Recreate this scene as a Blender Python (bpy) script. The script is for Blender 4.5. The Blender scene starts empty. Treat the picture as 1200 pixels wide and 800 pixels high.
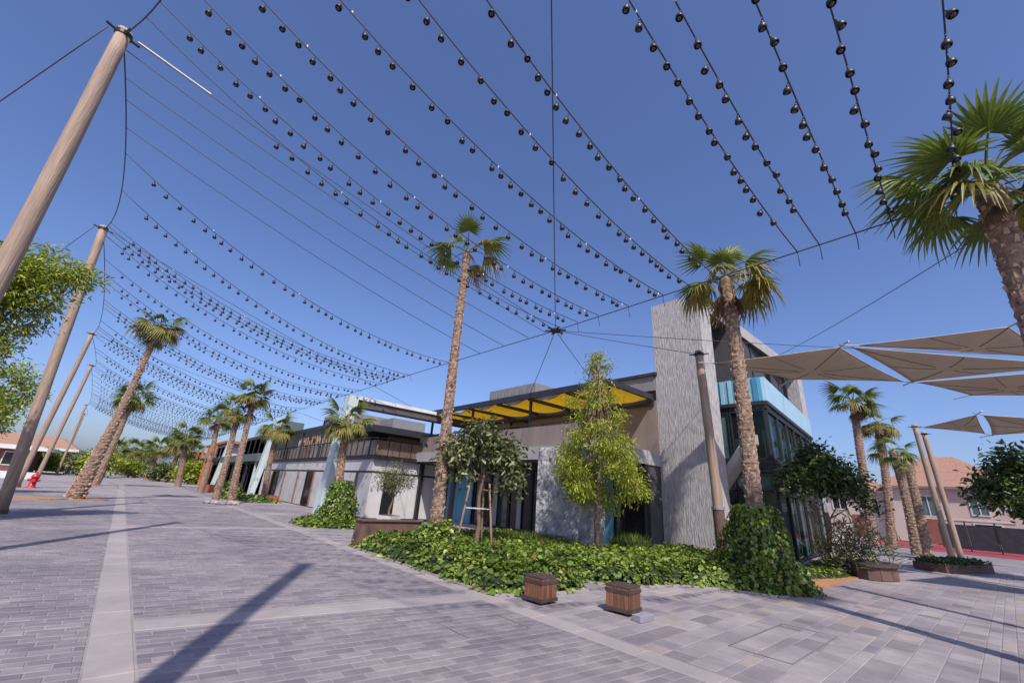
import bpy, math, random
import numpy as np
from mathutils import Vector, Matrix

rnd = random.Random(7)
rs = np.random.RandomState(11)
sc = bpy.context.scene
COL = sc.collection

# ------------------------------------------------------------------ camera
cd = bpy.data.cameras.new('camera')
cam = bpy.data.objects.new('camera', cd)
COL.objects.link(cam)
cd.sensor_width = 36.0
cd.lens = 14.5
cd.clip_start = 0.05
cd.clip_end = 6000
CAMR = Matrix(((0.7404, -0.2809, -0.6106), (-0.6694, -0.2158, -0.7108), (0.0645, 0.9352, -0.3481)))
CAMH = 1.6
m4 = CAMR.to_4x4()
m4.translation = (0, 0, CAMH)
cam.matrix_world = m4
sc.camera = cam

# ------------------------------------------------------------------ light
SUN_AZ = Vector((-0.495, -0.869))
SUN_EL = math.radians(49)
w = bpy.data.worlds.new('World')
sc.world = w
w.use_nodes = True
nt = w.node_tree
for n in list(nt.nodes):
    nt.nodes.remove(n)
sky = nt.nodes.new('ShaderNodeTexSky')
sky.sky_type = 'NISHITA'
sky.sun_disc = False
sky.sun_elevation = SUN_EL
sky.sun_rotation = math.atan2(SUN_AZ.x, SUN_AZ.y)
sky.altitude = 0
sky.air_density = 1.0
sky.dust_density = 1.9
sky.ozone_density = 3.6
bg = nt.nodes.new('ShaderNodeBackground')
bg.inputs['Strength'].default_value = 0.128
wo = nt.nodes.new('ShaderNodeOutputWorld')
tnt = nt.nodes.new('ShaderNodeMix')
tnt.data_type = 'RGBA'
tnt.blend_type = 'MULTIPLY'
tnt.inputs[0].default_value = 1.0
tnt.inputs[7].default_value = (0.84, 0.87, 1.12, 1)
nt.links.new(sky.outputs[0], tnt.inputs[6])
nt.links.new(tnt.outputs[2], bg.inputs[0])
nt.links.new(bg.outputs[0], wo.inputs[0])
sl = bpy.data.lights.new('sun', 'SUN')
sl.energy = 4.1
sl.angle = math.radians(0.75)
sl.color = (1.0, 0.95, 0.88)
sun = bpy.data.objects.new('sun', sl)
COL.objects.link(sun)
sd = Vector((SUN_AZ.x * math.cos(SUN_EL), SUN_AZ.y * math.cos(SUN_EL), math.sin(SUN_EL)))
sun.rotation_euler = sd.to_track_quat('Z', 'Y').to_euler()
sun.location = sd * 60
sc.view_settings.view_transform = 'Standard'
sc.view_settings.look = 'None'
sc.view_settings.exposure = 0.25
sc.view_settings.gamma = 1.0
sc.view_settings.use_curve_mapping = False

# ------------------------------------------------------------------ materials
M = {}
def mat(name, a, b=None, rough=0.8, scale=6.0, stretch=(1, 1, 1), bump=0.0, bscale=None, metal=0.0,
        attr=None, objrand=False, ramp=None, transl=0.0, spec=0.5, detail=5.0, bdist=0.02, stain=0.0):
    """a,b: two albedo ends mixed by noise; attr: face attribute driving `ramp`."""
    m = bpy.data.materials.new(name)
    m.use_nodes = True
    t = m.node_tree
    p = t.nodes['Principled BSDF']
    p.inputs['Roughness'].default_value = rough
    p.inputs['Metallic'].default_value = metal
    p.inputs['Specular IOR Level'].default_value = spec
    L = t.links.new
    tc = t.nodes.new('ShaderNodeTexCoord')
    mp = t.nodes.new('ShaderNodeMapping')
    mp.inputs['Scale'].default_value = stretch
    if objrand:
        geo = t.nodes.new('ShaderNodeNewGeometry')
        L(geo.outputs['Position'], mp.inputs[0])
    else:
        L(tc.outputs['Object'], mp.inputs[0])
    nz = t.nodes.new('ShaderNodeTexNoise')
    nz.inputs['Scale'].default_value = scale
    nz.inputs['Detail'].default_value = detail
    nz.inputs['Roughness'].default_value = 0.6
    L(mp.outputs[0], nz.inputs[0])
    b = b or tuple(c * 0.75 for c in a)
    cr = t.nodes.new('ShaderNodeValToRGB')
    cr.color_ramp.elements[0].position = 0.32
    cr.color_ramp.elements[1].position = 0.68
    cr.color_ramp.elements[0].color = (*a, 1)
    cr.color_ramp.elements[1].color = (*b, 1)
    L(nz.outputs[0], cr.inputs[0])
    out = cr.outputs[0]
    if attr or objrand:
        if attr:
            at = t.nodes.new('ShaderNodeAttribute')
            at.attribute_name = attr
            src = at.outputs['Fac']
        else:
            oi = t.nodes.new('ShaderNodeObjectInfo')
            src = oi.outputs['Random']
        r2 = t.nodes.new('ShaderNodeValToRGB')
        r2.color_ramp.interpolation = 'LINEAR'
        els = r2.color_ramp.elements
        n = len(ramp)
        els[0].position = ramp[0][0]
        els[0].color = (*ramp[0][1], 1)
        els[1].position = ramp[-1][0]
        els[1].color = (*ramp[-1][1], 1)
        for k in range(1, n - 1):
            e = els.new(ramp[k][0])
            e.color = (*ramp[k][1], 1)
        L(src, r2.inputs[0])
        mx = t.nodes.new('ShaderNodeMix')
        mx.data_type = 'RGBA'
        mx.blend_type = 'MULTIPLY'
        mx.inputs[0].default_value = 1.0
        L(r2.outputs[0], mx.inputs[6])
        L(cr.outputs[0], mx.inputs[7])
        out = mx.outputs[2]
    if stain:                 # broad worn and dusty patches, laid in world space across neighbouring pieces
        g_ = t.nodes.new('ShaderNodeNewGeometry')
        sn = t.nodes.new('ShaderNodeTexNoise'); sn.inputs['Scale'].default_value = 0.55; sn.inputs['Detail'].default_value = 7; sn.inputs['Roughness'].default_value = 0.65
        L(g_.outputs['Position'], sn.inputs[0])
        sr = t.nodes.new('ShaderNodeValToRGB')
        sr.color_ramp.elements[0].position = 0.30; sr.color_ramp.elements[1].position = 0.66
        sr.color_ramp.elements[0].color = (1-stain, 1-stain*0.98, 1-stain*0.85, 1); sr.color_ramp.elements[1].color = (1+stain*0.35, 1+stain*0.27, 1+stain*0.20, 1)
        L(sn.outputs[0], sr.inputs[0])
        sm = t.nodes.new('ShaderNodeMix'); sm.data_type = 'RGBA'; sm.blend_type = 'MULTIPLY'; sm.inputs[0].default_value = 1.0
        L(out, sm.inputs[6]); L(sr.outputs[0], sm.inputs[7]); out = sm.outputs[2]
    L(out, p.inputs['Base Color'])
    if bump:
        n2 = t.nodes.new('ShaderNodeTexNoise')
        n2.inputs['Scale'].default_value = bscale or scale * 3
        n2.inputs['Detail'].default_value = 6
        L(mp.outputs[0], n2.inputs[0])
        bp = t.nodes.new('ShaderNodeBump')
        bp.inputs['Strength'].default_value = bump
        bp.inputs['Distance'].default_value = bdist
        L(n2.outputs[0], bp.inputs['Height'])
        L(bp.outputs[0], p.inputs['Normal'])
    if transl:
        tr = t.nodes.new('ShaderNodeBsdfTranslucent')
        L(out, tr.inputs[0])
        ms = t.nodes.new('ShaderNodeMixShader')
        ms.inputs[0].default_value = transl
        L(p.outputs[0], ms.inputs[1])
        L(tr.outputs[0], ms.inputs[2])
        L(ms.outputs[0], t.nodes['Material Output'].inputs[0])
    M[name] = m
    return m

def glass_mat(name, tint, keep):
    m = bpy.data.materials.new(name); m.use_nodes = True; t = m.node_tree
    p = t.nodes['Principled BSDF']; p.inputs['Base Color'].default_value = (0.02, 0.028, 0.03, 1); p.inputs['Roughness'].default_value = 0.04
    tr = t.nodes.new('ShaderNodeBsdfTransparent'); tr.inputs[0].default_value = (*tint, 1)
    nz = t.nodes.new('ShaderNodeTexNoise'); nz.inputs['Scale'].default_value = 0.8
    tc = t.nodes.new('ShaderNodeTexCoord'); bp = t.nodes.new('ShaderNodeBump'); bp.inputs['Strength'].default_value = 0.03
    t.links.new(tc.outputs['Object'], nz.inputs[0]); t.links.new(nz.outputs[0], bp.inputs['Height']); t.links.new(bp.outputs[0], p.inputs['Normal'])
    ms = t.nodes.new('ShaderNodeMixShader'); ms.inputs[0].default_value = keep
    t.links.new(p.outputs[0], ms.inputs[1]); t.links.new(tr.outputs[0], ms.inputs[2])
    t.links.new(ms.outputs[0], t.nodes['Material Output'].inputs[0])
    M[name] = m
glass_mat('glass_clear', (0.80, 0.92, 0.92), 0.72)

W1 = (1, 1, 1)
sc84 = lambda rp: [(p, tuple(c*0.85 for c in q)) for p, q in rp]
PAVR = [(0, (0.235, 0.203, 0.216)), (0.35, (0.285, 0.245, 0.256)), (0.7, (0.318, 0.272, 0.278)), (1, (0.365, 0.312, 0.31))]
SLBR = [(0, (0.255, 0.22, 0.232)), (0.18, (0.31, 0.267, 0.278)), (0.5, (0.365, 0.318, 0.325)), (0.82, (0.43, 0.378, 0.378)), (0.93, (0.42, 0.36, 0.335)), (1, (0.42, 0.335, 0.265))]
PAVR = sc84(PAVR); SLBR = sc84(SLBR)
mat('paver_single', W1, (0.78, 0.78, 0.8), 0.72, 5, objrand=True, ramp=PAVR, bump=0.35, bscale=60, bdist=0.006, stain=0.36)
mat('paver_many', W1, (0.78, 0.78, 0.8), 0.72, 5, attr='tint', ramp=PAVR, bump=0.35, bscale=60, bdist=0.006, stain=0.36)
mat('slab_single', W1, (0.82, 0.81, 0.82), 0.7, 3, objrand=True, ramp=SLBR, bump=0.3, bscale=50, bdist=0.006, stain=0.36)
mat('slab_many', W1, (0.82, 0.81, 0.82), 0.7, 3, attr='tint', ramp=SLBR, bump=0.3, bscale=50, bdist=0.006, stain=0.36)
mat('joint_plaza', (0.25, 0.222, 0.225), (0.20, 0.178, 0.182), 0.95, 1.2, bump=0.3, bscale=40, stain=0.3)
mat('joint_sand', (0.33, 0.29, 0.28), (0.25, 0.222, 0.222), 0.95, 1.2, stain=0.3, bump=0.3, bscale=40)
mat('band_stone', (0.37, 0.315, 0.295), (0.31, 0.265, 0.255), 0.75, 2.2, stain=0.22, bump=0.25, bscale=50, bdist=0.005)
mat('sand', (0.40, 0.33, 0.27), (0.33, 0.28, 0.24), 0.95, 0.6, bump=0.4, bscale=20)
mat('soil', (0.16, 0.09, 0.05), (0.09, 0.055, 0.035), 0.95, 9, bump=0.8, bscale=30)
mat('mulch', (0.48, 0.23, 0.09), (0.30, 0.14, 0.07), 0.95, 14, bump=0.9, bscale=40)
mat('pole_wood', (0.40, 0.285, 0.205), (0.25, 0.175, 0.13), 0.75, 2.5, stretch=(6, 6, 0.35), bump=0.5, bscale=7, bdist=0.03)
mat('black_metal', (0.018, 0.016, 0.02), (0.028, 0.026, 0.03), 0.45, 8, metal=0.3)
mat('dark_metal', (0.035, 0.036, 0.045), (0.055, 0.055, 0.062), 0.5, 3, metal=0.4, bump=0.1)
mat('wire', (0.035, 0.035, 0.045), (0.05, 0.05, 0.06), 0.6, 5)
mat('steel', (0.55, 0.55, 0.57), (0.4, 0.4, 0.42), 0.4, 8, metal=0.8)
mat('white_clip', (0.8, 0.78, 0.74), None, 0.5, 8)
mat('bulb', (0.06, 0.05, 0.045), None, 0.12, 8)
mat('pylon_stone', (0.50, 0.465, 0.45), (0.27, 0.25, 0.255), 0.85, 7.0, stretch=(2.6, 2.6, 0.42), bump=0.7, bscale=8, bdist=0.04, detail=3)
mat('pier_stone', (0.56, 0.53, 0.515), (0.25, 0.232, 0.24), 0.85, 3.2, stretch=(1, 1, 0.8), bump=1.0, bscale=6, bdist=0.1, detail=4)
mat('concrete', (0.40, 0.375, 0.365), (0.31, 0.29, 0.285), 0.8, 1.6, bump=0.2, bscale=30)
mat('white_panel', (0.55, 0.52, 0.51), (0.46, 0.435, 0.43), 0.6, 1.2, bump=0.1)
mat('pale_green', (0.52, 0.58, 0.555), (0.45, 0.52, 0.50), 0.5, 1.4, bump=0.1)
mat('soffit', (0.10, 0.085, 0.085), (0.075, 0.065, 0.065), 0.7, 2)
mat('blue_slat', W1, (0.85, 0.85, 0.85), 0.4, 4, objrand=True, ramp=[(0, (0.07, 0.27, 0.43)), (0.5, (0.14, 0.41, 0.57)), (1, (0.36, 0.60, 0.68))])
mat('blue_sheet', (0.42, 0.61, 0.68), (0.33, 0.52, 0.61), 0.35, 1.5)
mat('blue_door', (0.10, 0.34, 0.50), (0.06, 0.24, 0.38), 0.35, 2, stretch=(4, 4, 0.4))
mat('glass', (0.022, 0.030, 0.034), (0.040, 0.052, 0.055), 0.06, 0.7, spec=0.8)
mat('glass_teal', (0.045, 0.10, 0.11), (0.10, 0.165, 0.165), 0.07, 0.9, stretch=(2, 2, 0.5), spec=0.8)
mat('glass_black', (0.010, 0.010, 0.012), (0.022, 0.022, 0.024), 0.12, 1.0, spec=0.5)
mat('curtain_teal', (0.30, 0.40, 0.39), (0.16, 0.23, 0.23), 0.9, 4, stretch=(2, 2, 0.05))
mat('curtain', (0.42, 0.40, 0.38), (0.22, 0.21, 0.20), 0.9, 7, stretch=(3, 3, 0.05))
mat('yellow_canvas', (0.62, 0.36, 0.015), (0.54, 0.30, 0.012), 0.8, 2, transl=0.45)
mat('greige_panel', (0.27, 0.215, 0.185), (0.20, 0.158, 0.138), 0.7, 2, stretch=(1, 1, 0.3), bump=0.1)
mat('brown_wood', (0.27, 0.15, 0.085), (0.17, 0.095, 0.06), 0.6, 3, stretch=(1, 0.3, 6), bump=0.25)
mat('box_wood', (0.23, 0.105, 0.05), (0.12, 0.055, 0.032), 0.55, 5, stretch=(6, 6, 0.8), bump=0.4, bscale=14, objrand=True,
    ramp=[(0, (0.75, 0.7, 0.7)), (1, (1.25, 1.2, 1.15))], bdist=0.008)
mat('box_band', (0.085, 0.05, 0.042), (0.05, 0.032, 0.03), 0.6, 8, bump=0.3)
mat('corten', (0.16, 0.085, 0.062), (0.10, 0.055, 0.045), 0.8, 3, bump=0.35, bscale=18)
mat('grey_block', (0.28, 0.26, 0.29), (0.22, 0.205, 0.235), 0.8, 10, bump=0.3)
mat('sail', (0.50, 0.425, 0.36), (0.44, 0.375, 0.315), 0.85, 1.0, transl=0.42, bump=0.15, bscale=3)
mat('sail_edge', (0.46, 0.41, 0.37), None, 0.7, 4)
mat('sail_seam', (0.15, 0.115, 0.09), None, 0.8, 4)
mat('villa_wall', (0.50, 0.405, 0.35), (0.43, 0.34, 0.295), 0.85, 0.5, bump=0.15)
mat('terracotta', (0.37, 0.205, 0.14), (0.27, 0.145, 0.10), 0.8, 1.5, stretch=(1, 5, 3), bump=0.8, bscale=4)
mat('villa_trim', (0.62, 0.55, 0.50), None, 0.7, 3)
mat('brick_red', (0.26, 0.085, 0.065), (0.18, 0.06, 0.05), 0.85, 3, bump=0.3)
mat('red_paint', (0.5, 0.03, 0.04), (0.4, 0.025, 0.03), 0.4, 6)
mat('red_carpet', (0.30, 0.035, 0.045), (0.22, 0.03, 0.04), 0.9, 2)
mat('orange_panel', (0.45, 0.14, 0.05), (0.36, 0.10, 0.04), 0.7, 3)
mat('grey_unit', (0.23, 0.225, 0.225), (0.19, 0.185, 0.185), 0.6, 2)
mat('palm_trunk', (0.38, 0.245, 0.165), (0.11, 0.068, 0.05), 0.9, 7, stretch=(1, 1, 1.6), bump=1.0, bscale=16, bdist=0.05)
mat('palm_stub', (0.62, 0.46, 0.34), (0.25, 0.155, 0.105), 0.9, 9, bump=0.6, bscale=20)
mat('frond_green', (0.17, 0.22, 0.04), (0.095, 0.145, 0.026), 0.5, 2.2, transl=0.3, attr='tint', ramp=[(0, (0.75, 0.8, 0.8)), (1, (1.35, 1.2, 1.0))])
mat('frond_yellow', (0.33, 0.27, 0.06), (0.19, 0.18, 0.04), 0.5, 2.2, transl=0.3, attr='tint', ramp=[(0, (0.7, 0.75, 0.8)), (1, (1.25, 1.15, 1.0))])
mat('frond_dead', (0.24, 0.145, 0.085), (0.13, 0.075, 0.045), 0.9, 3, transl=0.1, attr='tint', ramp=[(0, (0.7, 0.7, 0.7)), (1, (1.2, 1.2, 1.2))])
mat('petiole', (0.12, 0.12, 0.04), (0.16, 0.10, 0.05), 0.6, 3)
LV = lambda a, b, c: [(0, a), (0.55, b), (1, c)]
mat('leaf_cover', W1, (0.75, 0.8, 0.75), 0.42, 3, attr='tint', transl=0.22, ramp=[(0, (0.24, 0.15, 0.05)), (0.035, (0.20, 0.13, 0.04)), (0.06, (0.06, 0.105, 0.014)), (0.55, (0.175, 0.255, 0.026)), (1, (0.40, 0.42, 0.075))])
mat('leaf_lime', W1, (0.8, 0.85, 0.7), 0.5, 1.5, attr='tint', transl=0.35, ramp=LV((0.20, 0.24, 0.024), (0.40, 0.43, 0.045), (0.60, 0.58, 0.10)))
mat('leaf_ficus', W1, (0.75, 0.8, 0.75), 0.35, 2, attr='tint', transl=0.18, ramp=LV((0.065, 0.085, 0.024), (0.15, 0.175, 0.055), (0.38, 0.36, 0.18)))
mat('leaf_dark', W1, (0.7, 0.75, 0.7), 0.35, 2, attr='tint', transl=0.15, ramp=LV((0.03, 0.055, 0.014), (0.07, 0.115, 0.03), (0.18, 0.22, 0.075)))
mat('leaf_acacia', W1, (0.75, 0.8, 0.7), 0.5, 1, attr='tint', transl=0.35, ramp=LV((0.17, 0.23, 0.02), (0.34, 0.40, 0.035), (0.55, 0.55, 0.085)))
mat('leaf_olive', W1, (0.8, 0.8, 0.8), 0.6, 2, attr='tint', transl=0.2, ramp=LV((0.10, 0.11, 0.045), (0.20, 0.20, 0.08), (0.33, 0.31, 0.14)))
mat('leaf_grass', W1, (0.8, 0.8, 0.8), 0.6, 2, attr='tint', transl=0.3, ramp=LV((0.07, 0.13, 0.02), (0.14, 0.21, 0.035), (0.26, 0.30, 0.07)))
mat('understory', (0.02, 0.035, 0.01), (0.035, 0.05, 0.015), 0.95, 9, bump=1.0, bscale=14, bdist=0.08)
mat('bark', (0.23, 0.145, 0.10), (0.14, 0.09, 0.065), 0.9, 6, stretch=(4, 4, 1), bump=0.7, bscale=18)
mat('stake_wood', (0.33, 0.21, 0.12), (0.24, 0.15, 0.09), 0.8, 6, stretch=(4, 4, 0.6))
mat('roof_dark', (0.05, 0.048, 0.052), (0.07, 0.066, 0.07), 0.7, 2)
mat('green_roof', (0.10, 0.13, 0.125), (0.08, 0.105, 0.10), 0.6, 2)
mat('cover_frame', (0.13, 0.115, 0.12), (0.2, 0.18, 0.18), 0.7, 6)
mat('interior', (0.17, 0.175, 0.17), (0.10, 0.105, 0.105), 0.9, 1.5)
mat('bronze_glass', (0.13, 0.085, 0.065), (0.19, 0.125, 0.095), 0.15, 1.2)
mat('plain_white', (0.72, 0.70, 0.68), None, 0.6, 3)

# ------------------------------------------------------------------ mesh helpers
class MB:
    def __init__(s):
        s.v = []; s.f = []
    def box(s, x0, x1, y0, y1, z0, z1):
        o = len(s.v)
        s.v += [(x0, y0, z0), (x1, y0, z0), (x1, y1, z0), (x0, y1, z0), (x0, y0, z1), (x1, y0, z1), (x1, y1, z1), (x0, y1, z1)]
        s.f += [(o, o+3, o+2, o+1), (o+4, o+5, o+6, o+7), (o, o+1, o+5, o+4), (o+1, o+2, o+6, o+5), (o+2, o+3, o+7, o+6), (o+3, o, o+4, o+7)]
        return s
    def hexa(s, p):            # eight points, bottom ring then top ring
        o = len(s.v)
        s.v += [tuple(q) for q in p]
        s.f += [(o, o+3, o+2, o+1), (o+4, o+5, o+6, o+7), (o, o+1, o+5, o+4), (o+1, o+2, o+6, o+5), (o+2, o+3, o+7, o+6), (o+3, o, o+4, o+7)]
        return s
    def tube(s, pts, rad, n=8, cap=True, jit=0.0):
        pts = [Vector(p) for p in pts]
        o = len(s.v); K = len(pts)
        rr = rad if hasattr(rad, '__len__') else [rad] * K
        ref = Vector((0.31, 0.95, 0.05))
        for i, p in enumerate(pts):
            d = (pts[min(i+1, K-1)] - pts[max(i-1, 0)]).normalized()
            a = d.cross(ref)
            if a.length < 0.1: a = d.cross(Vector((1, 0, 0)))
            a.normalize(); b = d.cross(a)
            for k in range(n):
                t = 2 * math.pi * k / n
                r = rr[i] * (1 + (rnd.uniform(-jit, jit) if jit else 0))
                s.v.append(tuple(p + a * (r * math.cos(t)) + b * (r * math.sin(t))))
        for i in range(K-1):
            for k in range(n):
                s.f.append((o+i*n+k, o+i*n+(k+1) % n, o+(i+1)*n+(k+1) % n, o+(i+1)*n+k))
        if cap:
            s.f.append(tuple(o+k for k in reversed(range(n))))
            s.f.append(tuple(o+(K-1)*n+k for k in range(n)))
        return s
    def bar(s, a, b, wd, ht=None):   # rectangular bar between two points
        a = Vector(a); b = Vector(b); ht = ht or wd
        d = (b - a).normalized()
        up = Vector((0, 0, 1)) if abs(d.z) < 0.95 else Vector((0, 1, 0))
        sx = d.cross(up).normalized() * (wd / 2); u = sx.cross(d).normalized() * (ht / 2)
        return s.hexa([a-sx-u, a+sx-u, b+sx-u, b-sx-u, a-sx+u, a+sx+u, b+sx+u, b-sx+u])
    def prism(s, poly, z0, z1):
        o = len(s.v); n = len(poly)
        s.v += [(p[0], p[1], z0) for p in poly] + [(p[0], p[1], z1) for p in poly]
        s.f.append(tuple(o+i for i in reversed(range(n)))); s.f.append(tuple(o+n+i for i in range(n)))
        for i in range(n):
            j = (i+1) % n
            s.f.append((o+i, o+j, o+n+j, o+n+i))
        return s
    def lathe(s, prof, n=10, c=(0, 0, 0)):
        o = len(s.v); K = len(prof)
        for (r, z) in prof:
            for k in range(n):
                t = 2*math.pi*k/n
                s.v.append((c[0]+r*math.cos(t), c[1]+r*math.sin(t), c[2]+z))
        for i in range(K-1):
            for k in range(n):
                s.f.append((o+i*n+k, o+i*n+(k+1) % n, o+(i+1)*n+(k+1) % n, o+(i+1)*n+k))
        return s
    def mesh(s, name, material, smooth=False):
        me = bpy.data.meshes.new(name)
        me.from_pydata(s.v, [], s.f)
        if smooth:
            me.polygons.foreach_set('use_smooth', [True]*len(me.polygons))
        me.materials.append(M[material])
        me.update()
        return me
    def build(s, name, material, parent=None, smooth=False, bevel=0.0):
        o = link(name, s.mesh(name, material, smooth), parent)
        if bevel:
            b = o.modifiers.new('bevel', 'BEVEL'); b.width = bevel; b.segments = 2; b.limit_method = 'ANGLE'
        return o

def link(name, data, parent=None):
    o = bpy.data.objects.new(name, data)
    COL.objects.link(o)
    if parent: o.parent = parent
    return o
def tag(o, label, cat, group=None):
    o['label'] = label; o['category'] = cat
    if group: o['group'] = group
    return o
def thing(name, label, cat, loc=(0, 0, 0), rz=0, group=None):
    o = link(name, None)
    o.empty_display_size = 0.1
    o.location = loc; o.rotation_euler = (0, 0, rz)
    return tag(o, label, cat, group)
def struct(o, kind='structure'):
    o['kind'] = kind
    return o
def copy_part(o, parent):
    c = o.copy(); COL.objects.link(c); c.parent = parent
    return c

def cards(name, material, c, d, nrm, L, Wd, tint, fold=0.25, parent=None, droop=0.15):
    """leaf-shaped faces: centre-base c, direction d, normal nrm, length L, width Wd (numpy arrays)"""
    N = len(c)
    d = d / np.linalg.norm(d, axis=1, keepdims=True)
    s = np.cross(d, nrm); s /= (np.linalg.norm(s, axis=1, keepdims=True) + 1e-9)
    u = np.cross(s, d)
    L = L[:, None]; Wd = Wd[:, None]
    b = c
    tip = c + d*L - u*L*droop
    l1 = c + d*L*0.28 + s*Wd*0.42 + u*Wd*fold
    l2 = c + d*L*0.66 + s*Wd*0.40 + u*(Wd*fold*0.9 - L*droop*0.4)
    r1 = c + d*L*0.28 - s*Wd*0.42 + u*Wd*fold
    r2 = c + d*L*0.66 - s*Wd*0.40 + u*(Wd*fold*0.9 - L*droop*0.4)
    V = np.stack([b, l1, l2, tip, r2, r1], axis=1).reshape(-1, 3)
    base = (np.arange(N)*6)[:, None]
    F = np.concatenate([base+np.array([[0, 3, 2, 1]]), base+np.array([[0, 5, 4, 3]])], axis=1).reshape(-1, 4)
    me = bpy.data.meshes.new(name)
    me.vertices.add(len(V)); me.vertices.foreach_set('co', V.ravel().astype(np.float32))
    me.loops.add(F.size); me.loops.foreach_set('vertex_index', F.ravel().astype(np.int32))
    me.polygons.add(len(F)); me.polygons.foreach_set('loop_start', (np.arange(len(F))*4).astype(np.int32))
    at = me.attributes.new('tint', 'FLOAT', 'FACE')
    at.data.foreach_set('value', np.repeat(tint, 2).astype(np.float32))
    me.materials.append(M[material])
    me.update(calc_edges=True); me.validate()
    return link(name, me, parent)

def rdir(n, zlo=-1, zhi=1):
    z = rs.uniform(zlo, zhi, n); t = rs.uniform(0, 2*np.pi, n); r = np.sqrt(1-z*z)
    return np.stack([r*np.cos(t), r*np.sin(t), z], axis=1)

def inpoly(P, poly):
    x, y = P[:, 0], P[:, 1]; r = np.zeros(len(P), bool); n = len(poly)
    for i in range(n):
        x1, y1 = poly[i]; x2, y2 = poly[(i+1) % n]
        c = ((y1 > y) != (y2 > y)) & (x < (x2-x1)*(y-y1)/(y2-y1+1e-12)+x1)
        r ^= c
    return r
def edgedist(P, poly):
    dm = np.full(len(P), 1e9); n = len(poly)
    for i in range(n):
        a = np.array(poly[i]); b = np.array(poly[(i+1) % n]); ab = b-a
        t = np.clip(((P-a)@ab)/(ab@ab), 0, 1)
        dm = np.minimum(dm, np.linalg.norm(P-(a+t[:, None]*ab), axis=1))
    return dm
RT = np.array(CAMR.transposed())
def project(p):               # used only to rank how large a paving piece shows
    q = RT @ (np.array(p) - np.array([0, 0, CAMH]))
    if q[2] > -0.1: return None
    return 600+483.3*q[0]/-q[2], 400-483.3*q[1]/-q[2], -q[2]

# ------------------------------------------------------------------ ground and paving
g = MB(); g.box(-900, 900, -900, 900, -0.6, -0.05)
struct(g.build('ground', 'sand'))

KX0, KX1 = 4.86, 5.18         # pale kerb band along the promenade
BX0, BX1 = 0.23, 0.56         # pale band in the middle
SH = -0.11                    # the courses run a little off square

st = MB(); st.box(-14, KX1, -14, 130, -0.3, -0.0045)
street = struct(st.build('promenade_paving', 'joint_sand'))
pl = MB(); pl.box(KX1+0.001, 48, -16, 8, -0.3, -0.0048)
pl.box(KX1+0.001, 13.4, 8.001, 64, -0.3, -0.0048)
plaza = struct(pl.build('plaza_paving', 'joint_plaza'))

def piece(x0, x1, y0, y1, zt, shear, zb=-0.03, ch=0.006):
    """a paving stone: top with a small chamfer, sides; courses sheared by `shear`"""
    def q(x, y, z): return (x, y + shear*x, z)
    xi0, xi1, yi0, yi1 = x0+ch, x1-ch, y0+ch, y1-ch
    v = [q(x0, y0, zb), q(x1, y0, zb), q(x1, y1, zb), q(x0, y1, zb),
         q(x0, y0, zt-ch), q(x1, y0, zt-ch), q(x1, y1, zt-ch), q(x0, y1, zt-ch),
         q(xi0, yi0, zt), q(xi1, yi0, zt), q(xi1, yi1, zt), q(xi0, yi1, zt)]
    f = [(8, 9, 10, 11)]
    for i in range(4):
        j = (i+1) % 4
        f += [(i, j, 4+j, 4+i), (4+i, 4+j, 8+j, 8+i)]
    return v, f

def lay(pieces, parent, name, single, many, limit=300):
    """pieces: (x0,x1,y0,y1,zt,shear,tint). The largest in view become objects, the rest one mesh."""
    sc_ = []
    for i, p in enumerate(pieces):
        cx, cy = (p[0]+p[1])/2, (p[2]+p[3])/2 + p[5]*(p[0]+p[1])/2
        pr = project((cx, cy, 0))
        s_ = 0
        if pr and -10 < pr[0] < 1210 and 0 < pr[1] < 812:
            dist = math.sqrt(cx*cx+cy*cy+CAMH**2)
            s_ = (p[1]-p[0])*(p[3]-p[2])*CAMH/dist**3
        sc_.append((s_, i))
    sc_.sort(reverse=True)
    top = set(i for s_, i in sc_[:limit] if s_ > 0)
    V = []; F = []; T = []
    for i, p in enumerate(pieces):
        v, f = piece(*p[:6])
        if i in top:
            ox, oy = p[0], p[2]+p[5]*p[0]
            v = [(a-ox, b-oy, c) for a, b, c in v]
            me = bpy.data.meshes.new(name); me.from_pydata(v, [], f); me.materials.append(M[single])
            o = link(name, me, parent); o.location = (ox, oy, 0)
        else:
            o = len(V); V += v; F += [tuple(o+k for k in q) for q in f]; T += [p[6]]*len(f)
    if V:
        me = bpy.data.meshes.new(name+'_field'); me.from_pydata(V, [], F); me.materials.append(M[many])
        at = me.attributes.new('tint', 'FLOAT', 'FACE'); at.data.foreach_set('value', T)
        struct(link(name+'_field', me, parent), 'stuff')

# cobble-size pavers of the promenade
PL, PW, J = 0.29, 0.14, 0.010
def course_zone(x0, x1, y0, y1, dark):
    out = []
    k = 0
    yy = y0
    while yy < y1:
        x = x0 - (PL*0.5 if k % 2 else 0) - rnd.uniform(0, 0.06)
        while x < x1:
            a = max(x, x0); b = min(x+PL, x1)
            if b-a > 0.05:
                t = min(1, max(0, rnd.gauss(0.5, 0.30) - dark))
                out.append((a+J/2, b-J/2, yy+J/2, yy+PW-J/2, rnd.uniform(-0.001, 0.0025), SH, t))
            x += PL
        yy += PW; k += 1
    return out
def band_gap(p, y0):      # is the piece in the cross band?
    return not (p[3] < y0-0.02 or p[2] > y0+0.40)
CB = [6.42, 17.0, 27.6, -4.2]
pcs = []
for (xa, xb, dk) in ((BX1+0.012, KX0-0.012, 0.0), (-7.5, BX0-0.012, 0.12)):
    for p in course_zone(xa, xb, -2.0, 34.0, dk):
        if any(band_gap(p, c+0.066) for c in CB) and xa > 0: continue
        pcs.append(p)
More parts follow.
